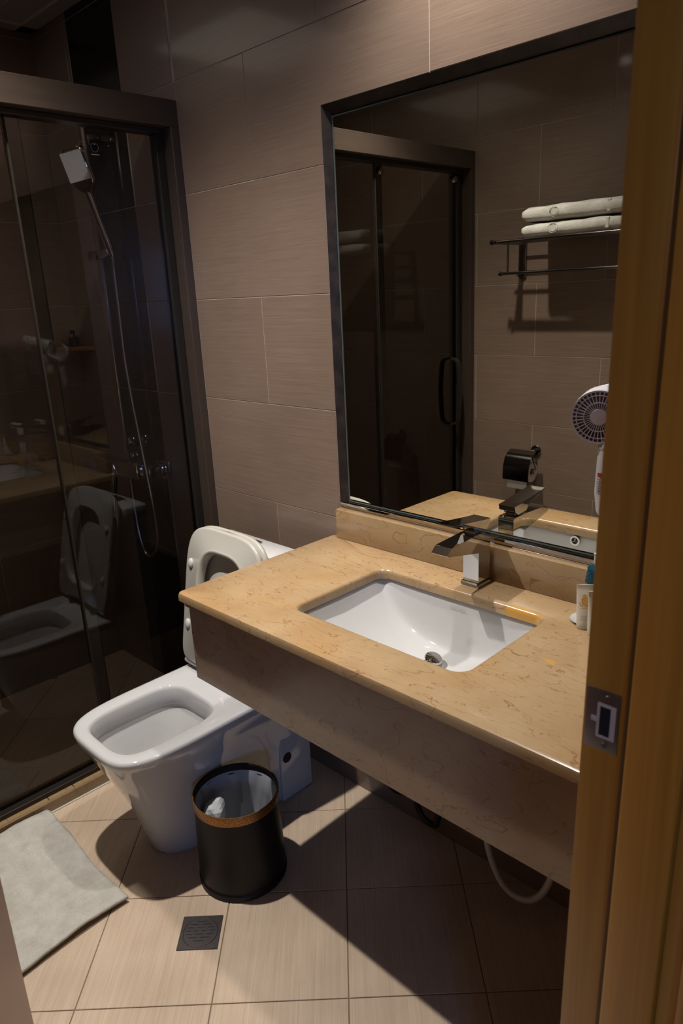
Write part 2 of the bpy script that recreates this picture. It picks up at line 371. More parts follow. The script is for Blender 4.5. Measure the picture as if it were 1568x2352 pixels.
# floor: 45 degree tiles, 300 mm, joints t=.42+.3k, s=-.33+.3k
floor = struct(box('floor', M['grout_dark'], SX-.02, W, -.06, 1.20, 0, -.0022))
sfloor = struct(box('trim_2', M['grout_dark'], XL, W, FS-.05, SX-.12, 0, FS-.0022), 'sunken floor slab inside the shower')
def clip_poly(poly, x0, x1, y0, y1):
    def cl(p, f, g):
        out = []
        for i in range(len(p)):
            a, b = p[i], p[(i+1) % len(p)]; fa, fb = f(a), f(b)
            if fa >= 0: out.append(a)
            if (fa >= 0) != (fb >= 0):
                t = fa/(fa-fb); out.append((a[0]+(b[0]-a[0])*t, a[1]+(b[1]-a[1])*t))
        return out
    for f in (lambda q: q[0]-x0, lambda q: x1-q[0], lambda q: q[1]-y0, lambda q: y1-q[1]):
        poly = cl(poly, f, None)
        if len(poly) < 3: return []
    return poly
def floor_tiles(parent, x0, x1, y0, y1, z):
    g = .0012; R2 = math.sqrt(.5)
    for i in range(-10, 12):
        for j in range(-10, 12):
            s0, s1 = -.33+.3*i+g, -.33+.3*(i+1)-g; t0, t1 = .42+.3*j+g, .42+.3*(j+1)-g
            poly = [((s+t)*R2, (s-t)*R2) for s, t in ((s0,t0),(s1,t0),(s1,t1),(s0,t1))]
            poly = clip_poly(poly, x0, x1, y0, y1)
            if len(poly) < 3: continue
            ar = abs(sum(poly[k][0]*poly[(k+1)%len(poly)][1]-poly[(k+1)%len(poly)][0]*poly[k][1] for k in range(len(poly))))/2
            if ar < .0008: continue
            cx = sum(p[0] for p in poly)/len(poly); cy = sum(p[1] for p in poly)/len(poly)
            bm = bmesh.new(); dz = random.uniform(-.0002, .0002)
            q = [(p[0]+(cx-p[0])*.006, p[1]+(cy-p[1])*.006) for p in poly]
            loft(bm, [[(x-cx, y-cy, -.006) for x, y in poly], [(x-cx, y-cy, -.0008) for x, y in poly], [(x-cx, y-cy, 0) for x, y in q]], False, True)
            fin(bm, 'floor_tile', M['floor'], parent, loc=(cx, cy, z+dz))
floor_tiles(floor, SX-.01, 1.19, W, 0, 0); floor_tiles(sfloor, XL, SX-.12, W, 0, FS)
# ceiling with a round-ish opening for the downlight
bm = bmesh.new(); a = .046
xs = sorted({XL, XR}.union(*[{L.x-a, L.x+a} for L in (LAMP, LAMP2)])); ys = sorted({W, 0}.union(*[{L.y-a, L.y+a} for L in (LAMP, LAMP2)]))
for x0, x1 in zip(xs, xs[1:]):
    for y0, y1 in zip(ys, ys[1:]):
        mx_, my_ = (x0+x1)/2, (y0+y1)/2
        hole = any(abs(mx_-L.x) < a and abs(my_-L.y) < a for L in (LAMP, LAMP2))
        add_box(bm, x0, y0, ZC+(.07 if hole else 0), x1, y1, ZC+.1)
ceil = struct(fin(bm, 'ceiling', M['ceiling']))
# stepped cornice of the shower ceiling
bm = bmesh.new()
for d, h in ((.10, .018), (.065, .04)):
    add_box(bm, XL, W+.0, ZC-.0-h*0+.0-0.0-.001-h*.0, XL+.001, W+.001, ZC) if False else None
prof = [(0, 0), (.16, 0), (.16, -.004), (.06, -.010), (.055, -.016), (0, -.016)]
prism(bm, [(XL+p, ZC+q+.0) for p, q in prof], 'y', W, 0)
prism(bm, [(-p, ZC+q) for p, q in prof], 'x', XL, SX-.12)
cor = struct(fin(bm, 'trim_1', M['ceiling']), 'pale stepped cornice along the shower ceiling')
# shower portal: header, jambs, curb (tile clad)
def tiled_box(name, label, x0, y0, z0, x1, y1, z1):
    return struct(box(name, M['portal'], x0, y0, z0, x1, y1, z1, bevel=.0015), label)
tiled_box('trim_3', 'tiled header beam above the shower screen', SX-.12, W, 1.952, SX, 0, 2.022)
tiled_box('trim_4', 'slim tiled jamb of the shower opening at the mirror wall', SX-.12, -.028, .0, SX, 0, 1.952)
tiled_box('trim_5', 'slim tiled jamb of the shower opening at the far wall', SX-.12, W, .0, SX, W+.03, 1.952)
curb = empty('trim_6', (SX, -.75, 0)); struct(curb, 'low marble kerb under the shower screen')
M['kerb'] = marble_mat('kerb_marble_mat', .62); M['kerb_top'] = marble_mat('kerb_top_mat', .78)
def child_box(name, mat, par, x0, y0, z0, x1, y1, z1, bevel=.001, seg=1):
    lx, ly, lz = par.location
    return box(name, mat, x0-lx, y0-ly, z0-lz, x1-lx, y1-ly, z1-lz, par, bevel, seg)
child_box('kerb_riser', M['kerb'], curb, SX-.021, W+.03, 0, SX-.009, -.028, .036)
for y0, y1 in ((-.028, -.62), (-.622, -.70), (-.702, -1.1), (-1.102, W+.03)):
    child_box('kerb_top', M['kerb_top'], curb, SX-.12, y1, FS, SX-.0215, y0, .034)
child_box('caulk_line', base_mat('caulk_mat', (.50,.47,.42), .6), curb, SX-.009, W+.03, 0, SX-.003, -.028, .003, 0)
# ------------------------------------------------------------------ shower screen
scr = empty('shower_screen', (-.65, -.75, .034)); tag(scr, 'framed glass shower screen of three panels with dark track and bow handle', 'shower screen')
zt, zb = 1.952, .034
child_box('top_track', M['bronze_dark'], scr, -.675, W+.031, zt-.014, -.628, -.029, zt-.0005)
child_box('bottom_track', M['bronze_dark'], scr, -.672, W+.031, zb, -.63, -.029, zb+.016)
child_box('wall_channel', M['bronze_dark'], scr, -.668, -.054, zb+.016, -.636, -.029, zt-.014)
child_box('wall_channel', M['bronze_dark'], scr, -.668, W+.031, zb+.016, -.636, W+.058, zt-.014)
M['glass_edge'] = base_mat('glass_edge_mat', (.020,.017,.013), .5, spec=.2)
M['seal'] = base_mat('seal_strip_mat', (.20,.165,.13), .5, trans=.35, ior=1.1, spec=.3)
def pane(y0, y1, x, edge_strip=None):
    p = child_box('glass_panel', M['glass'], scr, x, y0, zb+.014, x+.0005, y1, zt-.012, 0)
    # a pane is a single sheet: keep only its front face
    bm = bmesh.new(); lx, ly, lz = scr.location
    vs = [bm.verts.new(v) for v in ((x-lx, y0-ly, zb+.014-lz), (x-lx, y1-ly, zb+.014-lz), (x-lx, y1-ly, zt-.012-lz), (x-lx, y0-ly, zt-.012-lz))]
    bm.faces.new(vs); me = p.data; bm.to_mesh(me); bm.free(); return p
pane(-.485, -.054, -.648); pane(-.915, -.445, -.655); sl = pane(-1.405, -.865, -.642)
for y, x in ((-.485, -.648), (-.445, -.655), (-.865, -.642), (-.915, -.655)):
    child_box('polished_edge', M['glass_edge'], scr, x-.0035, y-.002, zb+.014, x+.0035, y+.002, zt-.012, 0)
child_box('seal_strip', M['seal'], scr, -.6535, -.483, zb+.016, -.6505, -.447, zt-.014, .001)
child_box('seal_strip', M['seal'], scr, -.6535, -.913, zb+.016, -.6475, -.867, zt-.014, .001)
child_box('edge_rail', M['bronze_dark'], scr, -.6355, -1.4015, zb+.016, -.628, -1.378, zt-.014)
for y in (-.89, -1.365):
    bm = bmesh.new(); lathe(bm, [(0, 0), (.016, 0), (.016, .012), (.012, .018), (0, .018)], 20)
    bmesh.ops.rotate(bm, verts=bm.verts, matrix=Matrix.Rotation(math.pi/2, 3, 'Y'))
    fin(bm, 'roller_cap', M['darkchrome'], scr, True, (.008, y+.75, zt-.034-.042), angle=40)
for side in (1, -1):   # bow handle, one each side of the glass
    bm = bmesh.new(); pts = spline([(side*.008+.008, 0, -.150), (side*.042+.008, 0, -.135), (side*.052+.008, 0, -.06), (side*.055+.008, 0, 0), (side*.052+.008, 0, .06), (side*.042+.008, 0, .135), (side*.008+.008, 0, .150)], 6)
    rings = []
    for i, p in enumerate(pts):
        t = (pts[min(i+1, len(pts)-1)]-pts[max(i-1, 0)]).normalized(); u = Vector((0,1,0)); v = t.cross(u)
        rings.append([p+u*a*.012+v*b*.0045 for a, b in ((-1,-1),(1,-1),(1,1),(-1,1))])
    loft(bm, rings, True, True)
    h = fin(bm, 'bow_handle', M['bronze_dark'], scr, loc=(0, -1.345+.75, 1.01-.034))
# certification mark etched on the fixed panel
bm = bmesh.new()
def ring(bm, cy, cz, r0, r1, x, n=20):
    loft(bm, [[(x, cy+r*math.cos(2*math.pi*i/n), cz+r*math.sin(2*math.pi*i/n)) for i in range(n)] for r in (r0, r1)])
for cy_, r0, r1 in ((0, .0105, .0120), (-.036, .0115, .0128)): ring(bm, cy_, 0, r0, r1, 0)
for dy in (-.027, -.033, -.039, -.045): ring(bm, -.0+.0+dy*.0+(-.0045 if dy > -.035 else .0045)+(-.036*0), 0, .0035, .0047, 0, 12)
v = [bm.verts.new((0, y, z)) for y, z in ((-.047, -.018), (-.025, -.018), (-.025, -.0165), (-.047, -.0165))]
v = [bm.verts.new((0, y, z)) for y, z in ((-.012, -.0185), (.012, -.0185), (.012, -.0168), (-.012, -.0168))]; bm.faces.new(v)
fin(bm, 'etched_mark', base_mat('etched_mat', (.20,.20,.20), .6), scr, loc=(.0035, -.245+.75-.0, 1.885-.034))

# ------------------------------------------------------------------ shower fittings
ss = empty('shower_set', (-1.05, 0, .9)); tag(ss, 'chrome wall shower set with square hand shower, rail and looping hose on black strip', 'shower')
def cpart(bm, name, mat, par, smooth=True, angle=40): # mesh given in world coords
    l = Vector(par.location); bmesh.ops.translate(bm, verts=bm.verts, vec=-l); return fin(bm, name, mat, par, smooth, angle=angle)
bm = bmesh.new(); add_box(bm, -1.072, -.062, .93, -1.044, -.050, 2.04, .002, 2); cpart(bm, 'slide_rail', base_mat('rail_chrome_mat', (.55,.53,.52), .22, metal=1), ss)
for z in (.98, 1.99):
    bm = bmesh.new(); add_box(bm, -1.068, -.052, z-.016, -1.048, -.001, z+.016, .002, 2); cpart(bm, 'rail_bracket', M['chrome'], ss)
bm = bmesh.new(); add_box(bm, -1.082, -.088, 1.615, -1.034, -.046, 1.645, .004, 2); s_ = cpart(bm, 'slider', M['darkchrome'], ss)
bm = bmesh.new(); tube(bm, [(-1.10, -.066, 1.63), (-1.00, -.07, 1.632), (-.925, -.085, 1.64)], .014, 16); cpart(bm, 'holder_arm', M['chrome'], ss)
# hand shower: handle + square head facing down and out
A = Vector((-.925, -.09, 1.655)); B = Vector((-.922, -.138, 1.812))
bm = bmesh.new(); hpts = [A+(B-A)*t for t in (-.2, 0, .3, .7, 1.0)]; tube(bm, hpts, .011, 14, lambda i: (.009, .0135, .013, .0135, .015)[i]); cpart(bm, 'handle', M['chrome'], ss)
ax = (B-A).normalized(); out_ = Vector((.45, -.85, .15)).normalized(); out_ = (out_-ax*out_.dot(ax)).normalized(); wd = ax.cross(out_)
bm = bmesh.new()
def hr(t, w_, d, e=5, n=24):
    c = B+ax*t; r = []
    for i in range(n):
        a_ = 2*math.pi*i/n; cc, s2 = math.cos(a_), math.sin(a_)
        r.append(c+wd*w_*math.copysign(abs(cc)**(2/e), cc)+out_*d*math.copysign(abs(s2)**(2/e), s2))
    return r
loft(bm, [hr(-.012, .013, .011, 2), hr(.004, .020, .012), hr(.018, .036, .014), hr(.028, .041, .0145), hr(.118, .041, .0145), hr(.126, .034, .011)], True, True); cpart(bm, 'shower_head', M['chrome'], ss, angle=50)
fc = B+ax*.076+out_*.0152
bm = bmesh.new(); q = [fc+wd*a_*.037+ax*b_*.042 for a_, b_ in ((-1,-1),(1,-1),(1,1),(-1,1))]
vs = [bm.verts.new(p) for p in q]+[bm.verts.new(p+out_*.0015) for p in q]
for f in ((0,1,2,3),(7,6,5,4),(0,4,5,1),(1,5,6,2),(2,6,7,3),(3,7,4,0)): bm.faces.new([vs[i] for i in f])
cpart(bm, 'spray_plate', base_mat('spray_plate_mat', (.80,.78,.76), .18, spec=.8, coat=1, coat_rough=.12), ss, False)
# hose
hp = spline([tuple(A-(B-A)*.2), (-.920, -.085, 1.59), (-.922, -.085, 1.48), (-.925, -.085, 1.25), (-.892, -.085, .98), (-.865, -.085, .78), (-.872, -.08, .64), (-.925, -.075, .575), (-.985, -.07, .565), (-1.02, -.068, .64), (-1.032, -.066, .74), (-1.035, -.066, .845)], 14)
bm = bmesh.new(); tube(bm, hp, .0062, 8, lambda i: .0064 if i % 2 else .0054); cpart(bm, 'hose', base_mat('hose_metal_mat', (.38,.37,.38), .25, metal=1), ss)
# mixer
bm = bmesh.new(); add_box(bm, -1.165, -.098, .862, -.925, -.052, .918, .006, 2); cpart(bm, 'mixer_body', M['chrome'], ss)
for x in (-1.13, -.885):
    bm = bmesh.new(); add_box(bm, x-.034, -.016, .858, x+.034, -.001, .926, .003, 2); cpart(bm, 'wall_plate', M['chrome'], ss)
bm = bmesh.new(); add_box(bm, -.938, -.080, .872, -.870, -.014, .912, .006, 2); cpart(bm, 'inlet_arm', M['darkchrome'], ss)
bm = bmesh.new(); prism(bm, [(-.080, .900), (-.102, .905), (-.122, .700), (-.115, .698)], 'x', -1.108, -1.090, .001); cpart(bm, 'mixer_lever', M['chrome'], ss)
bm = bmesh.new(); lathe(bm, [(.0, .85), (.010, .85), (.010, .833), (.0, .833)], 14, cx=-1.035, cy=-.068); cpart(bm, 'hose_nut', M['chrome'], ss)
# corner shelf and bottle
bm = bmesh.new(); prism(bm, [(XL+.0005, -.0005), (XL+.0005, -.085), (XL+.09, -.06), (-1.30, -.0005)], 'z', 1.305, 1.318, .001)
tag(fin(bm, 'corner_shelf', M['gold']), 'thin amber corner shelf high in the shower', 'shelf')
bot = empty('shampoo_bottle', (-1.398, -.032, 1.3185)); tag(bot, 'small dark rounded bottle on the shower corner shelf', 'bottle')
bm = bmesh.new(); lathe(bm, [(.0, 0), (.017, 0), (.019, .01), (.019, .035), (.009, .045), (.008, .05), (0, .05)], 18); fin(bm, 'bottle_body', base_mat('dark_bottle_mat', (.03,.03,.04), .3), bot, True, angle=40)
bm = bmesh.new(); lathe(bm, [(.0, .05), (.0095, .05), (.0095, .062), (0, .062)], 14); fin(bm, 'cap', M['rubber'], bot, True, angle=40)

# ------------------------------------------------------------------ mirror
mir = empty('wall_mirror', (.0, 0, .9)); tag(mir, 'large wall mirror in polished dark stone frame above the basin', 'mirror')
M['rail_reflect'] = base_mat('polished_ledge_mat', (.42,.37,.33), .05, metal=1)
def fr(name, x0, y0, z0, x1, y1, z1, mt=None):
    bm = bmesh.new(); add_box(bm, x0, y0, z0, x1, y1, z1, .0008, 1); return cpart(bm, name, mt or M['frame_stone'], mir, False)
# bevelled stone frame: every member slopes from the tiled wall back to the glass
IX0, IX1, IZ0, IZ1 = .016, MX1-.016, .9185, 1.876
def bevel_member(name, o0, o1, i0, i1, mt):
    # o0,o1 outer edge end points (x,z) on the wall face, i0,i1 the matching inner points at the glass
    bm = bmesh.new(); n = len('abcd'); f = [(o0[0], -.0008, o0[1]), (o1[0], -.0008, o1[1]), (i1[0], RD-.0008, i1[1]), (i0[0], RD-.0008, i0[1])]
    bk = [(o0[0], RD+.0055, o0[1]), (o1[0], RD+.0055, o1[1]), (i1[0], RD+.0055, i1[1]), (i0[0], RD+.0055, i0[1])]
    va = [bm.verts.new(p) for p in f]; vb_ = [bm.verts.new(p) for p in bk]; bm.faces.new(va); bm.faces.new(vb_[::-1])
    for i in range(4): bm.faces.new((va[i], vb_[i], vb_[(i+1) % 4], va[(i+1) % 4]))
    return cpart(bm, name, mt, mir, False)
q = .0004
bevel_member('frame_top', (q, MZ1-q), (MX1-q, MZ1-q), (IX1-q, IZ1+q), (IX0+q, IZ1+q), M['frame_stone']) if False else None
bevel_member('frame_top', (q, MZ1-q), (MX1-q, MZ1-q), (IX0, IZ1), (IX1, IZ1), M['frame_stone'])
bm = bmesh.new(); add_box(bm, q, -.0006, MZ0+q, MX1-q, RD+.0055, IZ0-.0003, .0006, 1); cpart(bm, 'frame_bottom', M['rail_reflect'], mir, False)
bevel_member('frame_side', (q, MZ0+2*q), (q, MZ1-2*q), (IX0, IZ0+q), (IX0, IZ1-q), M['frame_stone'])
bevel_member('frame_side', (MX1-q, MZ0+2*q), (MX1-q, MZ1-2*q), (IX1, IZ0+q), (IX1, IZ1-q), M['frame_stone'])
gx0, gx1, gz0, gz1 = IX0+.0015, IX1-.0015, IZ0+.0005, IZ1-.0025
bm = bmesh.new(); add_box(bm, gx0, RD-.002, gz0, gx1, RD+.005, gz1); g_ = cpart(bm, 'mirror_glass', [M['mirror_edge'], M['mirror']], mir, False)
for p in g_.data.polygons:
    if p.normal.y < -.9: p.material_index = 1
bm = bmesh.new(); e_ = .0026
for x0, z0, x1, z1 in ((gx0, gz0, gx1, gz0+e_), (gx0, gz1-.003, gx1, gz1), (gx0, gz0+e_, gx0+e_, gz1-.003)):
    add_box(bm, x0, RD-.0034, z0, x1, RD-.0021, z1)
cpart(bm, 'glass_edge', base_mat('mirror_bevel_mat', (.10,.12,.11), .15, metal=.3), mir, False)

# ------------------------------------------------------------------ countertop, apron, backsplash
H, CL, CF = .82, -.03, -.527
ctr = empty('vanity_counter', (.5, -.25, .80)); tag(ctr, 'cream veined marble vanity top with apron and splashback', 'counter')
OX0, OX1, OY0, OY1, OR = .252, .698, -.408, -.117, .028
def rrect(x0, y0, x1, y1, r, z, n=8):
    out = []
    for cx, cy, a0 in ((x1-r, y1-r, 0), (x0+r, y1-r, 90), (x0+r, y0+r, 180), (x1-r, y0+r, 270)):
        for i in range(n+1):
            a_ = math.radians(a0+90*i/n); out.append((cx+r*math.cos(a_), cy+r*math.sin(a_), z))
    return out
bm = bmesh.new()
def outer(off, z, r): return rrect(CL-off, CF-off, XR-.0005+0*off, -.0005, r, z)
th = .024; prof_o = [(-.004, H-th), (0, H-th+.004), (0, H-.008), (-.0025, H-.002), (-.008, H)]
def outer_ring(off, z):
    x0, y0, x1, y1 = CL-off, CF-off, XR-.001, -.0008; r = .014
    return rrect(x0, y0, x1, y1, r if off > -.1 else r, z)
# back corners should be square at the wall: use a tiny visual radius only in front by overlapping the wall line
rings = [outer_ring(o_, z) for o_, z in prof_o]
inn = [rrect(OX0-.010, OY0-.010, OX1+.010, OY1+.010, OR+.010, H), rrect(OX0-.004, OY0-.004, OX1+.004, OY1+.004, OR+.004, H-.002), rrect(OX0-.001, OY0-.001, OX1+.001, OY1+.001, OR+.001, H-.006), rrect(OX0, OY0, OX1, OY1, OR, H-.011), rrect(OX0, OY0, OX1, OY1, OR, H-th)]
vr = loft(bm, rings+inn)
n_ = len(vr[0])
for i in range(n_): bm.faces.new((vr[-1][i], vr[-1][(i+1)%n_], vr[0][(i+1)%n_], vr[0][i]))
top = cpart(bm, 'countertop', M['marble'], ctr, True, 35)
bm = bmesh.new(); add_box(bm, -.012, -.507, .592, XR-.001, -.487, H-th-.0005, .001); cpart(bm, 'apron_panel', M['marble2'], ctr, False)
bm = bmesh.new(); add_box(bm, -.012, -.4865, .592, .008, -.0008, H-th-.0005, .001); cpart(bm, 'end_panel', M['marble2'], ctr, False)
bm = bmesh.new(); add_box(bm, .001, -.022, H+.0003, XR-.001, -.0008, .903, .0015, 2); cpart(bm, 'splashback', M['marble3'], ctr)
bm = bmesh.new(); add_box(bm, .25, -.47, .66, .27, -.02, .7) if False else None
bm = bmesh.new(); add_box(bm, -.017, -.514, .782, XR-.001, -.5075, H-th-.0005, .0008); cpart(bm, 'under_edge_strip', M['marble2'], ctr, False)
# amber stain on the rear edge of the bowl cut-out
def blob(name, cx, cy, z, rx, ry, par, mat, n=18, seed=3):
    rnd = random.Random(seed); bm = bmesh.new()
    vs = []
    for i in range(n):
        a_ = 2*math.pi*i/n; k = rnd.uniform(.7, 1.15); vs.append(bm.verts.new((cx+rx*k*math.cos(a_), cy+ry*k*math.sin(a_), z)))
    bm.faces.new(vs); return cpart(bm, name, mat, par, False)
# ------------------------------------------------------------------ basin
bas = empty('wash_basin', (.475, -.262, .65)); tag(bas, 'white rectangular undermount basin set into the marble vanity top', 'basin')
bm = bmesh.new(); NX, NY = 44, 44
bx0, bx1, by0, by1 = OX0-.006, OX1+.006, OY0-.012, OY1+.006; DX, DY = .478, -.205
def bz(u, v):   # u,v in -1..1 -> height
    zf = .650+.135*abs(u)**2.4                     # trough: floor rises to both ends
    dz = zf+.012*((v*.5+.5)-.65)**2*0
    return zf
verts = []
for j in range(NY+1):
    row = []
    for i in range(NX+1):
        u = -1+2*i/NX; v_ = -1+2*j/NY
        uu = math.sin(u*math.pi/2)*.35+u*.65
        x = (bx0+bx1)/2+uu*(bx1-bx0)/2; wall_ = max(0, (abs(v_)-.80)/.20)
        zf = .668+.118*abs(uu)**2.5+.006*abs(v_)
        k = wall_**1.5 if wall_ > 0 else 0
        y = (by0+by1)/2+v_*(by1-by0)/2
        # steep front/back walls: pull y outward so walls are nearly vertical
        if abs(v_) > .80: y = (by0+by1)/2+math.copysign((by1-by0)/2*(.88+.12*((abs(v_)-.80)/.20)**.6), v_)
        else: y = (by0+by1)/2+(v_/.80)*.88*(by1-by0)/2
        rim = .7955
        ku = max(0, (abs(uu)-.965)/.035)
        z = zf+(rim-zf)*max(0, ((abs(v_)-.80)/.20))**.85 if abs(v_) > .80 else zf
        z = z+(rim-z)*min(1, ku)
        row.append(bm.verts.new((x, y, z)))
    verts.append(row)
for j in range(NY):
    for i in range(NX): bm.faces.new((verts[j][i], verts[j][i+1], verts[j+1][i+1], verts[j+1][i]))
# outside flange
bowl = cpart(bm, 'bowl', M['ceramic'], bas, True, 70)
md = bowl.modifiers.new('thick', 'SOLIDIFY'); md.thickness = .008; md.offset = -1
md2 = bowl.modifiers.new('sub', 'SUBSURF'); md2.levels = 1; md2.render_levels = 1
dr = empty('drain_tmp') if False else None
dzz = .668
bm = bmesh.new(); lathe(bm, [(.0, dzz-.004), (.020, dzz-.004), (.0215, dzz+.003), (.030, dzz+.004), (.0315, dzz+.0015), (.0315, dzz-.006)], 32, cx=DX, cy=DY)
dfl = cpart(bm, 'drain_flange', M['chrome'], bas)
bm = bmesh.new(); lathe(bm, [(.0, 0), (.0185, 0), (.0205, .003), (.0185, .006), (0, .0085)], 28)
bmesh.ops.rotate(bm, verts=bm.verts, matrix=Matrix.Rotation(.35, 3, 'Y')); bmesh.ops.translate(bm, verts=bm.verts, vec=(DX-.002, DY, dzz+.016)); cpart(bm, 'drain_plug', M['chrome'], bas)
bm = bmesh.new(); lathe(bm, [(.004, dzz-.004), (.004, dzz+.02)], 10, cx=DX, cy=DY); cpart(bm, 'plug_stem', M['chrome'], bas)
# overflow ring with three spokes on the front wall of the bowl
bm = bmesh.new(); oc = Vector((.472, -.4155, .7785))
def yring(bm, c, r0, r1, y0, y1, n=28):
    loft(bm, [[(c.x+r*math.cos(2*math.pi*i/n), y, c.z+r*math.sin(2*math.pi*i/n)) for i in range(n)] for r, y in ((r0, y0), (r0, y1), (r1, y1), (r1, y0))])
yring(bm, oc, .0095, .0145, oc.y-.004, oc.y+.008)
for k in range(3):
    a_ = math.radians(90+120*k); d = Vector((math.cos(a_), 0, math.sin(a_))); tube(bm, [oc+Vector((0,.006,0)), oc+d*.0105+Vector((0,.006,0))], .0012, 6)
cpart(bm, 'overflow_ring', M['chrome'], bas)
bm = bmesh.new(); vs = [bm.verts.new((oc.x+.0098*math.cos(i*math.pi/10), oc.y+.0055, oc.z+.0098*math.sin(i*math.pi/10))) for i in range(20)]; bm.faces.new(vs); cpart(bm, 'overflow_hole', M['black'], bas, False)
def text(name, body, size, mat, par, mw, extrude=.0001):
    cu = bpy.data.curves.new(name, 'FONT'); cu.body = body; cu.size = size; cu.extrude = extrude; cu.align_x = 'CENTER'; cu.align_y = 'CENTER'
    tmp = bpy.data.objects.new('tmp', cu); COL.objects.link(tmp); dg = bpy.context.evaluated_depsgraph_get()
    me = bpy.data.meshes.new_from_object(tmp.evaluated_get(dg)); bpy.data.objects.remove(tmp); me.materials.clear(); me.materials.append(mat)
    me.transform(Matrix.Translation(-Vector(par.location)) @ mw); return link(name, me, par)
text('maker_mark', 'Island Pacific', .0088, M['grey_ink'], bas, Matrix.Translation((.478, -.1165, .776)) @ Matrix.Rotation(math.radians(90-8), 4, 'X'))

# ------------------------------------------------------------------ faucet
fa = empty('basin_faucet', (.485, -.05, H)); tag(fa, 'angular chrome basin mixer tap standing behind the basin', 'faucet')
fx0, fx1 = .464, .506
bm = bmesh.new(); prism(bm, [(-.080, H+.0008), (-.026, H+.0008), (-.026, H+.006), (-.030, H+.010), (-.078, H+.010), (-.082, H+.006)], 'x', fx0-.003, fx1+.004, .0006); cpart(bm, 'base_plate', M['darkchrome'], fa, False)
bm = bmesh.new(); prism(bm, [(-.076, H+.010), (-.030, H+.010), (-.030, .946), (-.040, .947), (-.088, .9475), (-.178, .9435), (-.193, .930), (-.186, .926), (-.076, .903)], 'x', fx0, fx1, .0006); cpart(bm, 'body_and_spout', M['chrome'], fa, False)
bm = bmesh.new(); prism(bm, [(-.048, .9475), (-.085, .9475), (-.080, .965), (-.050, .965)], 'x', fx0+.008, fx1-.008, .001); cpart(bm, 'neck', M['darkchrome'], fa, False)
bm = bmesh.new(); prism(bm, [(-.036, .961), (-.032, .975), (-.060, .9775), (-.170, .9915), (-.172, .989), (-.100, .9705), (-.085, .955), (-.050, .952)], 'x', fx0-.001, fx1+.001, .0006); cpart(bm, 'lever', M['chrome'], fa, False)

# ------------------------------------------------------------------ toilet
TX = -.230
to = empty('toilet', (TX, -.35, 0)); tag(to, 'white ceramic close-coupled toilet with raised seat beside the vanity', 'toilet')
bm = bmesh.new(); YB = -.088
def bod(z, front, hx, e=3.4):
    tp = .30*max(0, 1-z/.36)**1.2; m = (front+YB)/2
    return [(TX+(x-TX)*(1-tp*max(0, min(1, (YB-.10-y)/(YB-.10-front)))), y, zz) for x, y, zz in sup(TX, m, z, hx, (YB-front)/2, e, 96, 14)]
R = [bod(.0, -.574, .122, 3.0), bod(.012, -.581, .126, 3.0), bod(.06, -.589, .127, 3), bod(.13, -.606, .128, 3.1), bod(.20, -.632, .132, 3.2), bod(.27, -.662, .141, 3.4), bod(.33, -.688, .156, 3.6), bod(.365, -.703, .171, 3.9), bod(.378, -.709, .175, 4), bod(.390, -.711, .1765, 4.2), bod(.397, -.709, .175, 4.2), bod(.4005, -.704, .171, 4.3), bod(.4015, -.696, .165, 4.4)]
def inr(z, hx, hy, e=4.0, cy=-.528): return sup(TX, cy, z, hx, hy, e, 96)
R += [inr(.4010, .128, .153), inr(.398, .122, .148), inr(.390, .119, .145), inr(.352, .115, .141), inr(.346, .117, .143), inr(.340, .121, .147), inr(.332, .120, .146), inr(.318, .112, .138), inr(.27, .098, .120, 3.4), inr(.21, .078, .095, 3, -.52), inr(.165, .055, .065, 2.6, -.51), inr(.14, .030, .035, 2.3, -.50), inr(.135, .008, .01, 2, -.50)]
loft(bm, R, True, True); cpart(bm, 'bowl', M['ceramic'], to, True, 60)
bm = bmesh.new(); wv = [bm.verts.new((p[0], p[1], .175)) for p in inr(.175, .0605, .072, 2.7, -.512)]; bm.faces.new(wv); cpart(bm, 'water', M['water'], to, False)
bm = bmesh.new(); add_box(bm, TX-.1335, YB-.120, .001, TX+.1335, YB+.002, .375, .006, 3); rs = cpart(bm, 'rear_skirt', M['ceramic'], to)
bm = bmesh.new()
hc = Vector((TX+.1339, -.182, .146))
loft(bm, [[(hc.x+dx, hc.y+r*math.cos(2*math.pi*i/24), hc.z+r*math.sin(2*math.pi*i/24)) for i in range(24)] for r, dx in ((.0165, 0), (.016, .0008), (.0135, .0008), (.013, .0002))], False, True)
cpart(bm, 'bolt_hole', M['black'], to)
# cistern
bm = bmesh.new()
def tk(z, g): return [(x, y, z) for x, y, _ in rrect(TX-.178+g, -.196+g, TX+.178-g, -.092-g, .022, 0)]
loft(bm, [tk(.398, .02), tk(.42, .006), tk(.60, .002), tk(.747, 0)], True, True); cpart(bm, 'cistern', M['ceramic'], to, True, 40)
bm = bmesh.new(); loft(bm, [tk(.7475, .003), tk(.750, -.002), tk(.778, -.002), tk(.784, .001), tk(.7865, .006)], True, True); cpart(bm, 'cistern_lid', M['ceramic'], to, True, 40)
bm = bmesh.new(); add_box(bm, TX-.072, -.157, .7866, TX+.010, -.119, .792, .002, 2); cpart(bm, 'flush_button', M['darkchrome'], to)
bm = bmesh.new(); add_box(bm, TX+.0115, -.157, .7866, TX+.022, -.119, .7915, .002, 2); cpart(bm, 'flush_button', M['chrome'], to)
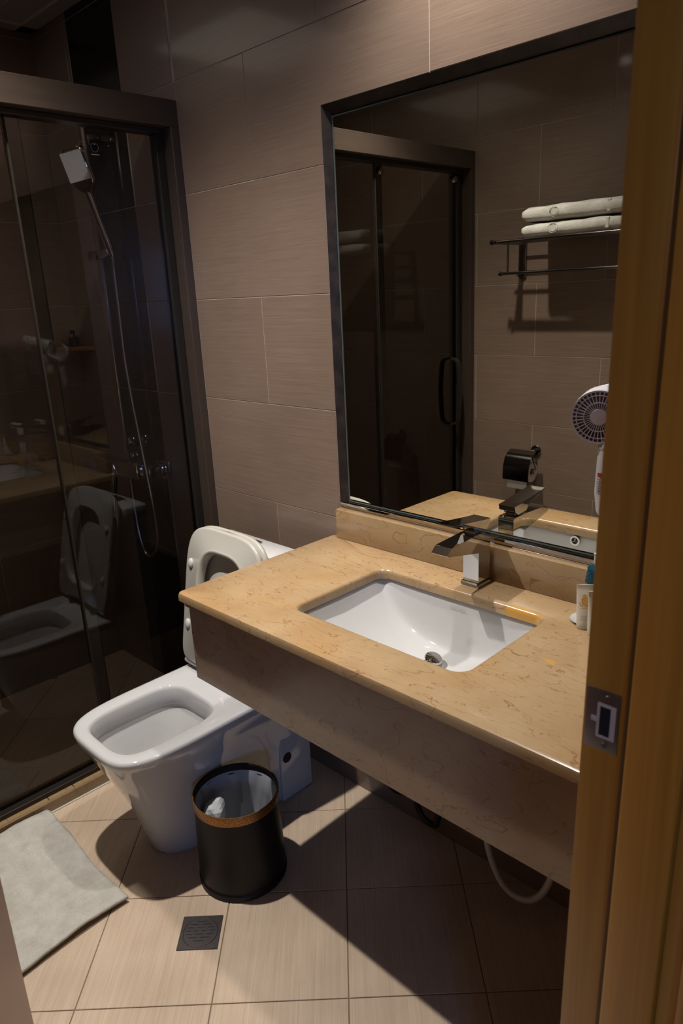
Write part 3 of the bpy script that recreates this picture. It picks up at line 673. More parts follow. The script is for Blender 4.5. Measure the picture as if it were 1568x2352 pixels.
# raised seat and lid: built flat (x, w up, t toward viewer) then tilted
tilt = math.atan2(.088, .405); SB = Vector((TX, -.300, .430))
def seat_space(x, w_, t): # w along the raised height, t toward -y (front face of the raised seat)
    return Vector((x+SB.x-.045*w_, SB.y+w_*math.sin(tilt)-t*math.cos(tilt), SB.z+w_*math.cos(tilt)+t*math.sin(tilt)))
def dshape(hx, w0, w1, eb, et, n=72):
    out = []
    cw = (w0+w1)/2; hw = (w1-w0)/2
    for i in range(n):
        a_ = 2*math.pi*i/n; c, s = math.cos(a_), math.sin(a_); e = et if s > 0 else eb
        out.append((hx*math.copysign(abs(c)**(2/e), c), cw+hw*math.copysign(abs(s)**(2/e), s)))
    return out
def sring(hx, w0, w1, t, eb=12, et=4.2): return [seat_space(x, w_, t) for x, w_ in dshape(hx, w0, w1, eb, et)]
bm = bmesh.new()
RR = [sring(.172, .0, .412, -.006), sring(.1765, -.001, .416, -.001), sring(.1775, -.002, .4175, .006), sring(.176, 0, .416, .011), sring(.171, .004, .411, .0135),
      sring(.122, .045, .362, .0135, 4, 3.2), sring(.118, .049, .358, .017, 4, 3.2), sring(.114, .053, .354, .018, 4, 3.2), sring(.108, .059, .348, .014, 4, 3.2), sring(.104, .063, .344, .004, 4, 3.2), sring(.105, .062, .345, -.006, 4, 3.2)]
vr = loft(bm, RR); n_ = len(vr[0])
for i in range(n_): bm.faces.new((vr[-1][i], vr[-1][(i+1)%n_], vr[0][(i+1)%n_], vr[0][i]))
seat = cpart(bm, 'seat_ring', M['plastic'], to, True, 60)
bm = bmesh.new()
loft(bm, [sring(.173, -.002, .414, -.026), sring(.179, -.004, .420, -.020), sring(.1795, -.004, .4205, -.012), sring(.177, -.002, .418, -.008), sring(.150, .03, .39, -.009), sring(.140, .04, .38, -.018, 5, 3), sring(.10, .08, .30, -.019, 4, 2.4), sring(.085, .09, .285, -.014, 4, 2.4), sring(.01, .18, .20, -.012, 3, 2.2)], True, True)
cpart(bm, 'lid', M['plastic'], to, True, 60)
for x, w_ in ((-.148, .296), (-.148, .112), (.148, .296), (.148, .112)):
    bm = bmesh.new(); rg = []
    for t, k in ((.0125, 1.0), (.017, 1.0), (.0205, .75), (.0215, .35)):
        rg.append([seat_space(x+.011*k*math.cos(a_), w_+.0145*k*math.sin(a_), t) for a_ in [2*math.pi*i/18 for i in range(18)]])
    loft(bm, rg, False, True); cpart(bm, 'seat_bumper', M['bumper'], seat_parent if False else to)
for sx in (-1, 1):
    bm = bmesh.new(); pts = [(TX+sx*.165, -.297, .424), (TX+sx*.10, -.297, .424)]; tube(bm, pts, .0125, 18); cpart(bm, 'seat_hinge', M['plastic'], to)
    bm = bmesh.new(); lathe(bm, [(.0, .4022), (.017, .4022), (.018, .406), (.016, .409), (0, .4095)], 24, cx=TX+sx*.078, cy=-.303); cpart(bm, 'hinge_bolt', M['darkchrome'], to)

# ------------------------------------------------------------------ waste bin
bn = empty('waste_bin', (.020, -.453, 0)); tag(bn, 'round black waste bin with bronze rim and clear liner beside the toilet', 'waste bin')
bm = bmesh.new(); lathe(bm, [(.0, .0005), (.113, .0005), (.1165, .004), (.1165, .016), (.1135, .020), (.1135, .023)], 56, False, False); fin(bm, 'bin_base', M['bin'], bn, True, angle=35)
bm = bmesh.new(); lathe(bm, [(.1135, .0235), (.1145, .028), (.1085, .228), (.1040, .228), (.108, .03), (.0, .0265)], 56); fin(bm, 'bin_body', M['bin'], bn, True, angle=35)
bm = bmesh.new(); lathe(bm, [(.1088, .226), (.1112, .228), (.1118, .250), (.1105, .2535), (.1085, .2535)], 56); fin(bm, 'bin_rim', M['rim'], bn, True, angle=35)
bm = bmesh.new(); lathe(bm, [(.1084, .2533), (.1060, .250), (.1060, .236), (.1050, .227), (.1088, .2262)], 56); fin(bm, 'inner_band', M['bin'], bn, True, angle=35)
rnd = random.Random(4); bm = bmesh.new(); rr = []
lv = [(.1052, .234), (.1020, .205), (.100, .18), (.098, .14), (.094, .10), (.086, .06), (.05, .04), (.006, .036)]
offs = [[rnd.uniform(-1, 1) for _ in range(72)] for _ in lv]
for (r, z), of in zip(lv, offs):
    r_a = []
    for i in range(72):
        a_ = 2*math.pi*i/72; fold = .0035*math.sin(a_*9+z*14)+.0025*math.sin(a_*23+z*40)+.0018*of[i]
        rr2 = r if z > .23 else min(r-.0005, r-.004+fold) if z > .05 else r*(1+.1*of[i])
        r_a.append((rr2*math.cos(a_), rr2*math.sin(a_), z+(.002*of[(i*7) % 72] if z < .2 else 0)))
    rr.append(r_a)
loft(bm, rr, False, True); fin(bm, 'bin_liner', M['bagwhite'], bn, True, angle=30)
def crumple(name, label, c, r, seed, mat, sq=(1,1,1)):
    bm = bmesh.new(); bmesh.ops.create_icosphere(bm, subdivisions=3, radius=1); rd = random.Random(seed)
    dirs = [Vector((rd.gauss(0,1), rd.gauss(0,1), rd.gauss(0,1))).normalized() for _ in range(16)]
    for v in bm.verts:
        n = v.co.normalized(); k = 1-.5*max(0, max(n.dot(d) for d in dirs[:8])-.6)+.35*max(0, max(n.dot(d) for d in dirs[8:])-.75)*2+rd.uniform(-.06,.06)
        v.co = Vector((n.x*sq[0], n.y*sq[1], n.z*sq[2]))*r*k
    o = fin(bm, name, mat, None, False, loc=c); tag(o, label, 'tissue'); return o
crumple('crumpled_tissue', 'crumpled white tissue at the left side inside the waste bin', (-.042, -.486, .165), .038, 11, M['tissue'], (.9, .9, 1.1))
crumple('crumpled_tissue', 'crumpled white tissue at the front inside the waste bin', (.060, -.505, .130), .038, 23, M['tissue'], (1, .8, 1.0))

# ------------------------------------------------------------------ bath mat (towel)
bm = bmesh.new(); NX, NY = 60, 70; x0, x1, y0, y1 = -.588, -.108, -1.385, -.722
import mathutils
def mh(x, y):
    v = Vector((x*7, y*7, .3)); n = mathutils.noise.noise(v)*.0035+mathutils.noise.noise(v*3.1)*.0016+mathutils.noise.noise(v*9)*.0008
    edge = min(x-x0, x1-x, y1-y)
    h = .011+n*1.3+(.0035*max(0, 1-abs(edge-.03)/.014) if edge < .05 else 0)*0
    if x1-x < .030: h += .006*(1-(x1-x)/.030)*(.5+.5*math.sin(y*14+1))
    h += .022*math.exp(-((x+.56)/.035)**2)*math.exp(-((y+.80)/.09)**2)
    h += .008*math.exp(-(((x+.47)-(y+.80)*.4)/.02)**2)*math.exp(-((y+.80)/.06)**2)
    return h
grid = []
for j in range(NY+1):
    row = []
    for i in range(NX+1):
        fx, fy = i/NX, j/NY; x = x0+(x1-x0)*fx; y = y0+(y1-y0)*fy
        x += .010*math.sin(fy*5.2+.6)*fx - .012*fx*(1-fy)*0+.030*(1-fy)*fx; y += .006*math.sin(fx*7)-.012*max(0, fx-.8)*5*(fy**6)*.3
        row.append((x, y, mh(x0+(x1-x0)*fx, y0+(y1-y0)*fy)))
    grid.append(row)
tv = [[bm.verts.new(p) for p in r] for r in grid]
for j in range(NY):
    for i in range(NX): bm.faces.new((tv[j][i], tv[j][i+1], tv[j+1][i+1], tv[j+1][i]))
mat_o = fin(bm, 'bath_mat', M['towel'], None, True)
md = mat_o.modifiers.new('thick', 'SOLIDIFY'); md.thickness = .0075; md.offset = -1
tag(mat_o, 'white terry bath mat rumpled on the floor beside the shower kerb', 'bath mat')

# ------------------------------------------------------------------ floor drain
fd = empty('floor_drain', (.1035, -.652, 0), math.radians(45)); tag(fd, 'square metal floor drain with round slotted grate in the tiled floor', 'drain')
bm = bmesh.new(); add_box(bm, -.049, -.048, .0006, .049, .048, .0026, .0006); fin(bm, 'drain_plate', M['steel'], fd)
bm = bmesh.new(); lathe(bm, [(.0405, .0026), (.0415, .0036), (.0425, .0036), (.0435, .0026)], 48); fin(bm, 'grate_ring', base_mat('grate_ring_mat', (.35,.30,.25), .3, metal=1), fd, True, angle=40)
slots = []
rows = [(.032, [(0, .024)]), (.0235, [(-.0165, .021), (.0135, .021)]), (.0145, [(-.025, .016), (.0, .018), (.025, .015)]), (.0045, [(-.030, .013), (-.010, .010), (.008, .010), (.029, .012)]), (-.005, [(-.027, .015), (-.001, .018), (.025, .015)]), (-.0145, [(-.0165, .021), (.0135, .021)]), (-.0235, [(-.0005, .024)])]
b1, b2 = bmesh.new(), bmesh.new()
for v_, l_ in rows:
    for u, ln in l_:
        add_box(b1, u-ln/2, v_-.0022, .0024, u+ln/2, v_+.0018, .00285); add_box(b2, u-ln/2, v_+.0006, .0024, u+ln/2, v_+.0020, .0031)
fin(b1, 'drain_slots', M['black'], fd); fin(b2, 'slot_edges', M['steel_slot'], fd)
bm = bmesh.new(); vs = [bm.verts.new((x, y, .0028)) for x, y in ((.030,-.046),(.034,-.038),(.042,-.035),(.047,-.036),(.046,-.042),(.040,-.046))]; bm.faces.new(vs); fin(bm, 'leaf_mark', M['steel_slot'], fd)

# ------------------------------------------------------------------ pipes under the counter
bm = bmesh.new(); tube(bm, spline([(.20, -.0065, .33), (.165, -.04, .20), (.19, -.05, .125), (.235, -.05, .118), (.262, -.05, .16), (.262, -.0065, .33)], 20), .008, 10, lambda i: .0088 if i % 2 else .0068)
tag(fin(bm, 'supply_hose', M['rubber'], None, True), 'black braided hose looping under the vanity, nearer the toilet', 'hose')
bm = bmesh.new(); tube(bm, spline([(.292, -.0065, .38), (.290, -.05, .16), (.305, -.05, .085), (.345, -.05, .070), (.368, -.05, .11), (.372, -.0065, .33)], 20), .008, 10, lambda i: .0088 if i % 2 else .0068)
tag(fin(bm, 'supply_hose', M['rubber'], None, True), 'black braided hose looping under the vanity, nearer the white hose', 'hose')
bm = bmesh.new(); tube(bm, spline([(.545, -.007, .42), (.548, -.06, .33), (.552, -.10, .20), (.585, -.105, .10), (.635, -.105, .062), (.69, -.10, .085), (.73, -.10, .18), (.742, -.06, .33), (.742, -.007, .42)], 10), .0085, 12)
tag(fin(bm, 'drain_hose', M['hose_white'], None, True), 'smooth off-white hose hanging in a loop under the vanity', 'hose')

# ------------------------------------------------------------------ items on the counter
def tube_bottle(c, rz, lean, label, ink=True):
    e = empty('lotion_tube', c); e.rotation_euler = (lean, 0, rz); tag(e, label, 'toiletry tube')
    bm = bmesh.new(); n = 28; prof_ = [(0.0005, .0125, .0125), (.004, .0135, .0135), (.012, .0138, .0136), (.03, .0142, .0125), (.055, .0150, .0085), (.078, .0158, .0035), (.083, .016, .0016), (.091, .0162, .0012)]
    loft(bm, [[(hx*math.cos(2*math.pi*i/n), hy*math.sin(2*math.pi*i/n), z) for i in range(n)] for z, hx, hy in prof_], True, True); fin(bm, 'tube_body', M['tube'], e, True, angle=50)
    if ink:
        def yat(z):
            for (z0_, _, a0), (z1_, _, a1) in zip(prof_, prof_[1:]):
                if z0_ <= z <= z1_: return -(a0+(a1-a0)*(z-z0_)/(z1_-z0_))-.0006
            return -.014
        bm = bmesh.new()
        def pl(pts): bm.faces.new([bm.verts.new((x-.001, yat(z), z)) for x, z in pts])
        pl([(-.0052,.066),(-.0058,.058),(-.004,.0525),(0,.0495),(.004,.0525),(.0058,.058),(.0052,.066),(0,.0645)])
        pl([(-.0035,.0672),(-.0042,.0718),(-.002,.0700),(0,.0738),(.002,.0700),(.0042,.0718),(.0035,.0672)])
        pl([(-.010,.056),(-.0085,.0575),(-.0068,.052),(-.003,.0485),(-.0035,.0472),(-.008,.050)]); pl([(.010,.056),(.0085,.0575),(.0068,.052),(.003,.0485),(.0035,.0472),(.008,.050)])
        pl([(-.009,.0442),(-.009,.0450),(.009,.0450),(.009,.0442)])
        fin(bm, 'gold_crest', M['gold_ink'], e)
        cu = bpy.data.curves.new('rj', 'FONT'); cu.body = 'RJ'; cu.size = .0078; cu.align_x = 'CENTER'; cu.align_y = 'CENTER'
        tmp = bpy.data.objects.new('tmp', cu); COL.objects.link(tmp); me = bpy.data.meshes.new_from_object(tmp.evaluated_get(bpy.context.evaluated_depsgraph_get())); bpy.data.objects.remove(tmp)
        me.materials.clear(); me.materials.append(M['tube']); me.transform(Matrix.Translation((-.001, yat(.0585)-.0007, .0585)) @ Matrix.Rotation(math.pi/2, 4, 'X')); link('crest_letters', me, e)
        bm = bmesh.new()
        for z, a_, b_ in ((.0285, -.007, .007), (.0255, -.0045, .004), (.0215, -.008, .0085)):
            x = a_
            while x < b_:
                wv_ = rnd.uniform(.0007, .0012); bm.faces.new([bm.verts.new((xx-.001, yat(zz_), zz_)) for xx, zz_ in ((x, z), (x+wv_, z), (x+wv_, z+.0011), (x, z+.0011))]); x += wv_+.0004
        fin(bm, 'small_print', M['grey_ink'], e)
    return e
view = math.atan2(1.36-.78, 1.34-.11)
tube_bottle((.776, -.113, H+.0003), view+.12, 0, 'frosted toiletry tube with gold crest standing at the splashback end')
tube_bottle((.806, -.128, H+.0003), view+.5, 0, 'second frosted toiletry tube half hidden behind the wooden door frame', True)
sd = empty('soap_dish', (.768, -.085, H)); tag(sd, 'small round white soap dish behind the toiletry tube', 'soap dish')
bm = bmesh.new(); lathe(bm, [(.0, .0004), (.022, .0004), (.030, .004), (.0315, .006), (.029, .0055), (.021, .002), (0, .002)], 36); fin(bm, 'dish', M['ceramic'], sd, True, angle=60)
cp = empty('small_jar', (.779, -.072, H+.0065)); tag(cp, 'small jar with ribbed teal lid behind the toiletry tube', 'jar')
bm = bmesh.new(); lathe(bm, [(0, 0), (.015, 0), (.0185, .004), (.0185, .072), (.017, .076), (0, .076)], 30); fin(bm, 'jar_body', base_mat('amber_jar_mat', (.45,.30,.12), .1, trans=.5), cp, True, angle=40)
bm = bmesh.new(); lathe(bm, [(0, .0765), (.022, .0765), (.0225, .080), (.0205, .084), (.0215, .088), (.0195, .092), (.0205, .096), (.0185, .100), (.0190, .106), (.016, .109), (0, .109)], 30); fin(bm, 'ribbed_lid', M['teal'], cp, True, angle=60)
bx = empty('tissue_box', (.80, -.048, H)); tag(bx, 'tall plain white box standing against the splashback', 'box')
bm = bmesh.new(); add_box(bm, -.040, -.0-.0015, .0003, .045, .024, .128, .001); fin(bm, 'carton', base_mat('white_card_mat', (.66,.62,.62), .55), bx)
bm = bmesh.new(); add_box(bm, -.0405, -.002, .1285, .0455, .0245, .133, .001); fin(bm, 'carton_lid', base_mat('white_card_mat', ), bx)

# ------------------------------------------------------------------ hair dryer on right wall
hd = empty('hair_dryer', (.831, -.215, 1.256)); hd.scale = (1.08, 1.08, 1.08); tag(hd, 'white wall-mounted hair dryer with round lavender intake grille', 'hair dryer')
HDR = Matrix.Rotation(-.0, 4, 'Z')
ax_d = Vector((.42, .62, .30)).normalized()   # body axis from intake to nozzle
up_d = Vector((0,0,1)); sd_ = ax_d.cross(up_d).normalized(); ud = sd_.cross(ax_d)
# intake disc faces roughly the camera
fn = Vector((.30, -.93, -.02)).normalized(); fu = Vector((0,0,1)); fu = (fu-fn*fu.dot(fn)).normalized(); fs = fn.cross(fu)
def dr_ring(c, r, a_=fs, b_=fu, n=36): return [c+a_*r*math.cos(2*math.pi*i/n)+b_*r*math.sin(2*math.pi*i/n) for i in range(n)]
bm = bmesh.new()
loft(bm, [dr_ring(-fn*.004, .040), dr_ring(-fn*.008, .0415), dr_ring(-fn*.022+Vector((.004,0,.004)), .041), dr_ring(ax_d*.06, .036, sd_, ud), dr_ring(ax_d*.11, .031, sd_, ud), dr_ring(ax_d*.165, .026, sd_, ud)], True, True)
# keep ring orientation consistent
fin(bm, 'dryer_body', M['white'], hd, True, angle=60)
bm = bmesh.new(); loft(bm, [dr_ring(-fn*.003, .0395), dr_ring(-fn*.0025, .001)], False, True); fin(bm, 'intake_back', base_mat('intake_dark_mat', (.05,.035,.06), .7), hd)
bm = bmesh.new()
for r0, r1 in ((.0385, .041), (.0325, .0338), (.0215, .0228), (.0, .0125)):
    if r0 == 0: loft(bm, [dr_ring(Vector(), r1), dr_ring(fn*.002, r1*.96), dr_ring(fn*.0025, .001)], False, True)
    else: loft(bm, [dr_ring(Vector((0,0,0)), r0), dr_ring(fn*.0015, r0), dr_ring(fn*.0015, r1), dr_ring(Vector((0,0,0)), r1)])
fin(bm, 'grille_rings', M['lavender'], hd, True, angle=40)
bm = bmesh.new()
for i in range(36):
    a_ = 2*math.pi*i/36; d = fs*math.cos(a_)+fu*math.sin(a_); t_ = fn.cross(d)
    p = [d*.012-t_*.0005, d*.012+t_*.0005, d*.039+t_*.0009, d*.039-t_*.0009]; q = [x+fn*.001 for x in p]
    vs = [bm.verts.new(x) for x in p+q]
    for f in ((4,5,6,7),(0,1,5,4),(2,3,7,6),(1,2,6,5),(3,0,4,7)): bm.faces.new([vs[k] for k in f])
fin(bm, 'grille_bars', M['lavender'], hd)
bm = bmesh.new()
def hring(c, hx, hy, n=28): return [(c[0]+hx*math.cos(2*math.pi*i/n), c[1]+hy*math.sin(2*math.pi*i/n), c[2]) for i in range(n)]
loft(bm, [hring((.014,.018,-.030), .012, .014), hring((.014,.016,-.046), .0165, .016), hring((.014,.014,-.070), .018, .017), hring((.014,.012,-.12), .0185, .017), hring((.016,.012,-.150), .016, .016), hring((.020,.012,-.165), .009, .010)], True, True); fin(bm, 'handle', M['white'], hd, True, angle=60)
bm = bmesh.new(); loft(bm, [hring((.014,.0155,-.046), .0178, .0175), hring((.014,.0155,-.050), .0178, .0175)]); fin(bm, 'handle_band', M['plastic'], hd, True)
bm = bmesh.new()
def lab(bm, z0, z1, a0, a1):
    pts = [( .014+.0195*math.sin(a_), .012-.0185*math.cos(a_)) for a_ in [a0+(a1-a0)*k/6 for k in range(7)]]
    loft(bm, [[(x, y, z0) for x, y in pts], [(x, y, z1) for x, y in pts]], closed=False)
lab(bm, -.092, -.085, -.45, .9); fin(bm, 'red_label', M['redlabel'], hd)
bm = bmesh.new()
for k in range(6): lab(bm, -.0965-.0042*k, -.094-.0042*k, -.5, .8)
fin(bm, 'grey_label', M['greylabel'], hd)
bm = bmesh.new(); add_box(bm, .100, .030, -.10, .2005, .085, .02, .008, 3); add_box(bm, .03, .035, -.09, .105, .075, -.05, .006, 2); fin(bm, 'wall_cradle', M['white'], hd, True, angle=40)

# ------------------------------------------------------------------ towel rack on the far wall (seen in the mirror)
RK = empty('towel_rack', (-.06, W, 1.58)); tag(RK, 'dark chrome two-tier towel rack on the wall opposite the mirror', 'towel rack')
RZ_ = 1.632
for x in (-.345, .225):
    bm = bmesh.new(); pr = []
    for i in range(10): a_ = math.pi*i/9; pr.append((x+.018*math.cos(a_), RZ_+.010+.014*math.sin(a_)))
    for i in range(10): a_ = math.pi+math.pi*i/9; pr.append((x+.018*math.cos(a_), RZ_-.128+.014*math.sin(a_)))
    prism(bm, pr, 'y', W+.0003, W+.009, .001); cpart(bm, 'wall_bracket', M['darkchrome'], RK)
    bm = bmesh.new(); tube(bm, [(x, W+.006, RZ_), (x, W+.215, RZ_)], .0065, 12); cpart(bm, 'side_arm', M['darkchrome'], RK)
    bm = bmesh.new(); tube(bm, [(x+.012, W+.140, RZ_), (x+.012, W+.140, RZ_-.118)], .0045, 10); cpart(bm, 'drop_post', M['darkchrome'], RK)
    bm = bmesh.new(); tube(bm, [(x, W+.006, RZ_-.118), (x, W+.140, RZ_-.118)], .0055, 10); cpart(bm, 'lower_arm', M['darkchrome'], RK)
for y in (.05, .095, .14, .205):
    bm = bmesh.new(); tube(bm, [(-.362, W+y, RZ_+.002), (.242, W+y, RZ_+.002)], .0065 if y > .2 else .005, 12); cpart(bm, 'shelf_rod', M['darkchrome'], RK)
bm = bmesh.new(); tube(bm, [(-.362, W+.140, RZ_-.118), (.242, W+.140, RZ_-.118)], .0062, 12); cpart(bm, 'lower_rail', M['darkchrome'], RK)
for x in (-.362, .242):
    for y, z in ((.205, RZ_+.002), (.140, RZ_-.118)):
        bm = bmesh.new(); sgn = -1 if x < 0 else 1; tube(bm, [(x, W+y, z), (x+sgn*.010, W+y, z)], .0095, 14); cpart(bm, 'end_knob', M['darkchrome'], RK)
def towel(z0, h, x0, x1, label):
    e = empty('folded_towel', ((x0+x1)/2, W+.12, z0)); tag(e, label, 'towel', 'folded towels on the rack')
    bm = bmesh.new(); n = 40; rings = []
    for k in range(33):
        f = (k/24-1/12) if 4 <= k <= 28 else 0; f = (0, .003, .010, .022)[k] if k < 4 else (1-(0, .003, .010, .022)[32-k] if k > 28 else .04+(k-4)/24*.92); x = (x0+x1)/2*0+(-(x1-x0)/2+(x1-x0)*f); rings_r = []
        q_ = min(1, min(f, 1-f)/.045); endf = math.sqrt(max(0, 1-(1-q_)**2)); hh = h*(1+.10*math.sin(f*3.0))*(.30+.70*endf); bulge = .004*math.sin(f*16+z0*90)
        for i in range(n):
            a_ = 2*math.pi*i/n; c, s = math.cos(a_), math.sin(a_); ex = 3.2
            y = (.093*(.88+.12*endf)+bulge)*math.copysign(abs(c)**(2/ex), c); z = hh/2*math.copysign(abs(s)**(2/ex), s)
            zz_ = h/2+z+(.0015*math.sin(f*22+i) if s > 0 else 0); zz_ = max(.0004, zz_)
            rings_r.append((x, y, zz_))
        rings.append(rings_r)
    loft(bm, rings, True, True); fin(bm, 'towel_roll', M['towel'], e, True, angle=70)
    bm = bmesh.new(); cx_ = -(x1-x0)/2+.14; yf = .0955
    bm2 = bmesh.new(); add_box(bm2, cx_-.0, 0, 0, cx_+.001, .001, .001); bm2.free()
    for r0, r1 in ((.0165, .0185), (.0, .0135)):
        if r0: loft(bm, [[(cx_+r*1.1*math.cos(2*math.pi*i/24), yf+d, h*.5+r*.95*math.sin(2*math.pi*i/24)) for i in range(24)] for r, d in ((r0, -.002), (r0+.0004, .0015), (r1-.0004, .0015), (r1, -.002))])
        else: loft(bm, [[(cx_+r*1.1*math.cos(2*math.pi*i/24), yf+d, h*.5+r*.95*math.sin(2*math.pi*i/24)) for i in range(24)] for r, d in ((r1, -.002), (r1*.9, .0012))], False, True)
    fin(bm, 'woven_emblem', M['towel'], e, True, angle=60)
    bm = bmesh.new(); bx_ = (x1-x0)/2-.115
    add_box(bm, bx_, yf-.012, h*.12, bx_+.014, yf-.0005, h*.88, .002); fin(bm, 'woven_band', M['towel'], e)
    return e
towel(RZ_+.0085, .050, -.235, .225, 'folded white towel lying directly on the rack, lower of two')
towel(RZ_+.0085+.0540, .056, -.232, .228, 'folded white towel on top of another on the rack, upper of two')

# ------------------------------------------------------------------ toilet paper holder (far wall, mirror view)
tp = empty('toilet_roll_holder', (-.29, W, .73)); tag(tp, 'chrome toilet roll holder with curved cover on the wall opposite the mirror', 'toilet roll holder')
def yl(bm, prof_, cx, cz, n=24): loft(bm, [[(cx+r*math.cos(2*math.pi*i/n), W+y, cz+r*math.sin(2*math.pi*i/n)) for i in range(n)] for r, y in prof_], False, True)
bm = bmesh.new(); yl(bm, [(.024, .0003), (.024, .006), (.021, .010), (.0, .011)], -.255, .757); cpart(bm, 'wall_rosette', M['darkchrome'], tp)
bm = bmesh.new(); tube(bm, [(-.255, W+.01, .757), (-.255, W+.045, .757), (-.262, W+.052, .755)], .007, 12); cpart(bm, 'arm', M['chrome'], tp)
bm = bmesh.new(); rg = []
cov = [(.045, .762), (.060, .765), (.085, .757), (.108, .738), (.122, .705), (.126, .665), (.125, .640)]
for (y, z) in cov: rg.append([(-.348, W+y, z), (-.220, W+y, z), (-.220, W+y-.0022, z-.0016), (-.348, W+y-.0022, z-.0016)])
loft(bm, rg, True, True); cpart(bm, 'curved_cover', base_mat('cover_chrome_mat', (.20,.19,.19), .14, metal=1), tp)
bm = bmesh.new(); tube(bm, [(-.255, W+.05, .757), (-.235, W+.058, .72), (-.216, W+.068, .688), (-.25, W+.068, .684), (-.345, W+.068, .684)], .0035, 8); cpart(bm, 'roll_wire', M['darkchrome'], tp)
tr_ = empty('toilet_roll', (-.284, W+.068, .684)); tag(tr_, 'white toilet paper roll hanging under the chrome cover', 'toilet roll')
bm = bmesh.new(); n = 32
loft(bm, [[(x, r*math.cos(2*math.pi*i/n), r*math.sin(2*math.pi*i/n)-.012) for i in range(n)] for x, r in ((-.05, .019), (-.05, .044), (.05, .044), (.05, .019), (-.05, .019))]); fin(bm, 'paper_roll', base_mat('paper_mat', (.56,.53,.50), .9), tr_, True, angle=40)
bm = bmesh.new(); loft(bm, [[(x, r*math.cos(2*math.pi*i/n), r*math.sin(2*math.pi*i/n)-.012) for i in range(n)] for x, r in ((-.0505, .0186), (.0505, .0186), (.0505, .0176), (-.0505, .0176), (-.0505, .0186))]); fin(bm, 'cardboard_core', base_mat('card_core_mat', (.35,.25,.16), .9), tr_, True, angle=40)
bm = bmesh.new(); rg = [[(-.05, y, z), (.05, y, z), (.05, y-.0008, z), (-.05, y-.0008, z)] for y, z in ((.0445, -.012), (.0452, -.035), (.0448, -.062), (.0430, -.084))]; loft(bm, rg, True, True); fin(bm, 'loose_sheet', base_mat('paper_mat'), tr_)

# ------------------------------------------------------------------ downlight in ceiling
for L, lb in ((LAMP, 'round recessed downlight in the ceiling between shower and vanity'), (LAMP2, 'round recessed downlight in the ceiling directly above the basin')):
    dl = empty('ceiling_downlight', (L.x, L.y, ZC)); tag(dl, lb, 'downlight')
    bm = bmesh.new(); lathe(bm, [(.041, .001), (.041, -.004), (.052, -.005), (.058, -.001), (.058, -.0003), (.0455, -.0003)], 40); fin(bm, 'trim_ring', M['white'], dl, True, angle=40)
    bm = bmesh.new(); lathe(bm, [(.0405, -.002), (.043, .062), (.0, .064)], 40); fin(bm, 'reflector', M['chrome'], dl, True, angle=40)
    bm = bmesh.new(); lathe(bm, [(.024, .0), (.0, .001)], 24); fin(bm, 'lamp_lens', M['lampface'], dl, True, loc=(0, 0, .0635 if False else .055))

sl_ = empty('shower_fill_panel', (SHOWER_FILL.x, SHOWER_FILL.y, ZC)); tag(sl_, 'added dim square fill light panel on the shower ceiling', 'ceiling lamp')
bm = bmesh.new(); add_box(bm, -.29, -.29, -.012, .29, .29, -.0003, .003); fin(bm, 'fill_base', M['white'], sl_, True, angle=40)
bm = bmesh.new(); add_box(bm, -.27, -.27, -.016, .27, .27, -.0125, .0015); fin(bm, 'fill_diffuser', M['fillglow'], sl_)
# ------------------------------------------------------------------ door frame and door
fy = -.650
df = empty('door_1', (1.10, -1.02, 0)); struct(df, 'honey brown wooden door frame with steel strike plate')
def dpart(name, mat, b, bev=.0015, sm=False, seg=2):
    bm = bmesh.new(); add_box(bm, *b, bev, seg); return cpart(bm, name, mat, df, True, 40)
dpart('frame_post', M['wood'], (XR-.003, fy, 0, 1.0815, -.617, 2.06)); dpart('frame_post', M['wood'], (1.0815, fy+.004, 0, 1.170, -.617, 2.06))
dpart('door_stop', M['wood'], (1.0885, fy-.011, 0, 1.150, fy+.0035, 2.05), .004)
dpart('weather_seal', base_mat('seal_brown_mat', (.10,.05,.018), .6), (1.0825, fy-.004, 0, 1.0878, fy+.003, 2.05), .0005)
dpart('frame_post', M['wood'], (XR-.003, -1.418, 0, 1.170, -1.385, 2.06)); dpart('door_stop', M['wood'], (1.0885, -1.3845, 0, 1.150, -1.372, 2.05), .004)
dpart('frame_head', M['wood'], (XR-.003, -1.418, 2.0605, 1.170, -.617, 2.095))
for y0, y1 in ((-.655, -.585), (-1.45, -1.382)): dpart('architrave', M['wood'], (1.1702, y0, 0, 1.186, y1, 2.13), .005, seg=3)
dpart('architrave', M['wood'], (1.1702, -1.45, 2.1301, 1.186, -.585, 2.19), .005, seg=3)
# strike plate
sp0, sp1, zz0, zz1 = 1.0375, 1.0765, .998, 1.0725
zc = 1.4717-.76*.622
zz0, zz1 = zc-.038, zc+.038
st = dpart('strike_plate', base_mat('strike_steel_mat', (.20,.21,.26), .35, metal=1), (sp0, fy-.0016, zz0, sp1, fy-.0001, zz1), .0004)
bm = bmesh.new(); add_box(bm, 1.051, fy-.0021, zc-.022, 1.0725, fy-.0014, zc+.022); cpart(bm, 'strike_box', base_mat('strike_bright_mat', (.75,.80,.9), .25, metal=.6), df, False)
bm = bmesh.new(); add_box(bm, 1.0545, fy-.0026, zc-.018, 1.0665, fy-.0020, zc+.018); cpart(bm, 'latch_hole', base_mat('latch_hole_mat', (.02,.03,.05), .2, metal=.5), df, False)
bm = bmesh.new(); add_box(bm, 1.0445, fy-.0026, zc-.003, 1.0512, fy-.0014, zc+.003); cpart(bm, 'strike_lip', base_mat('strike_bright_mat'), df, False)
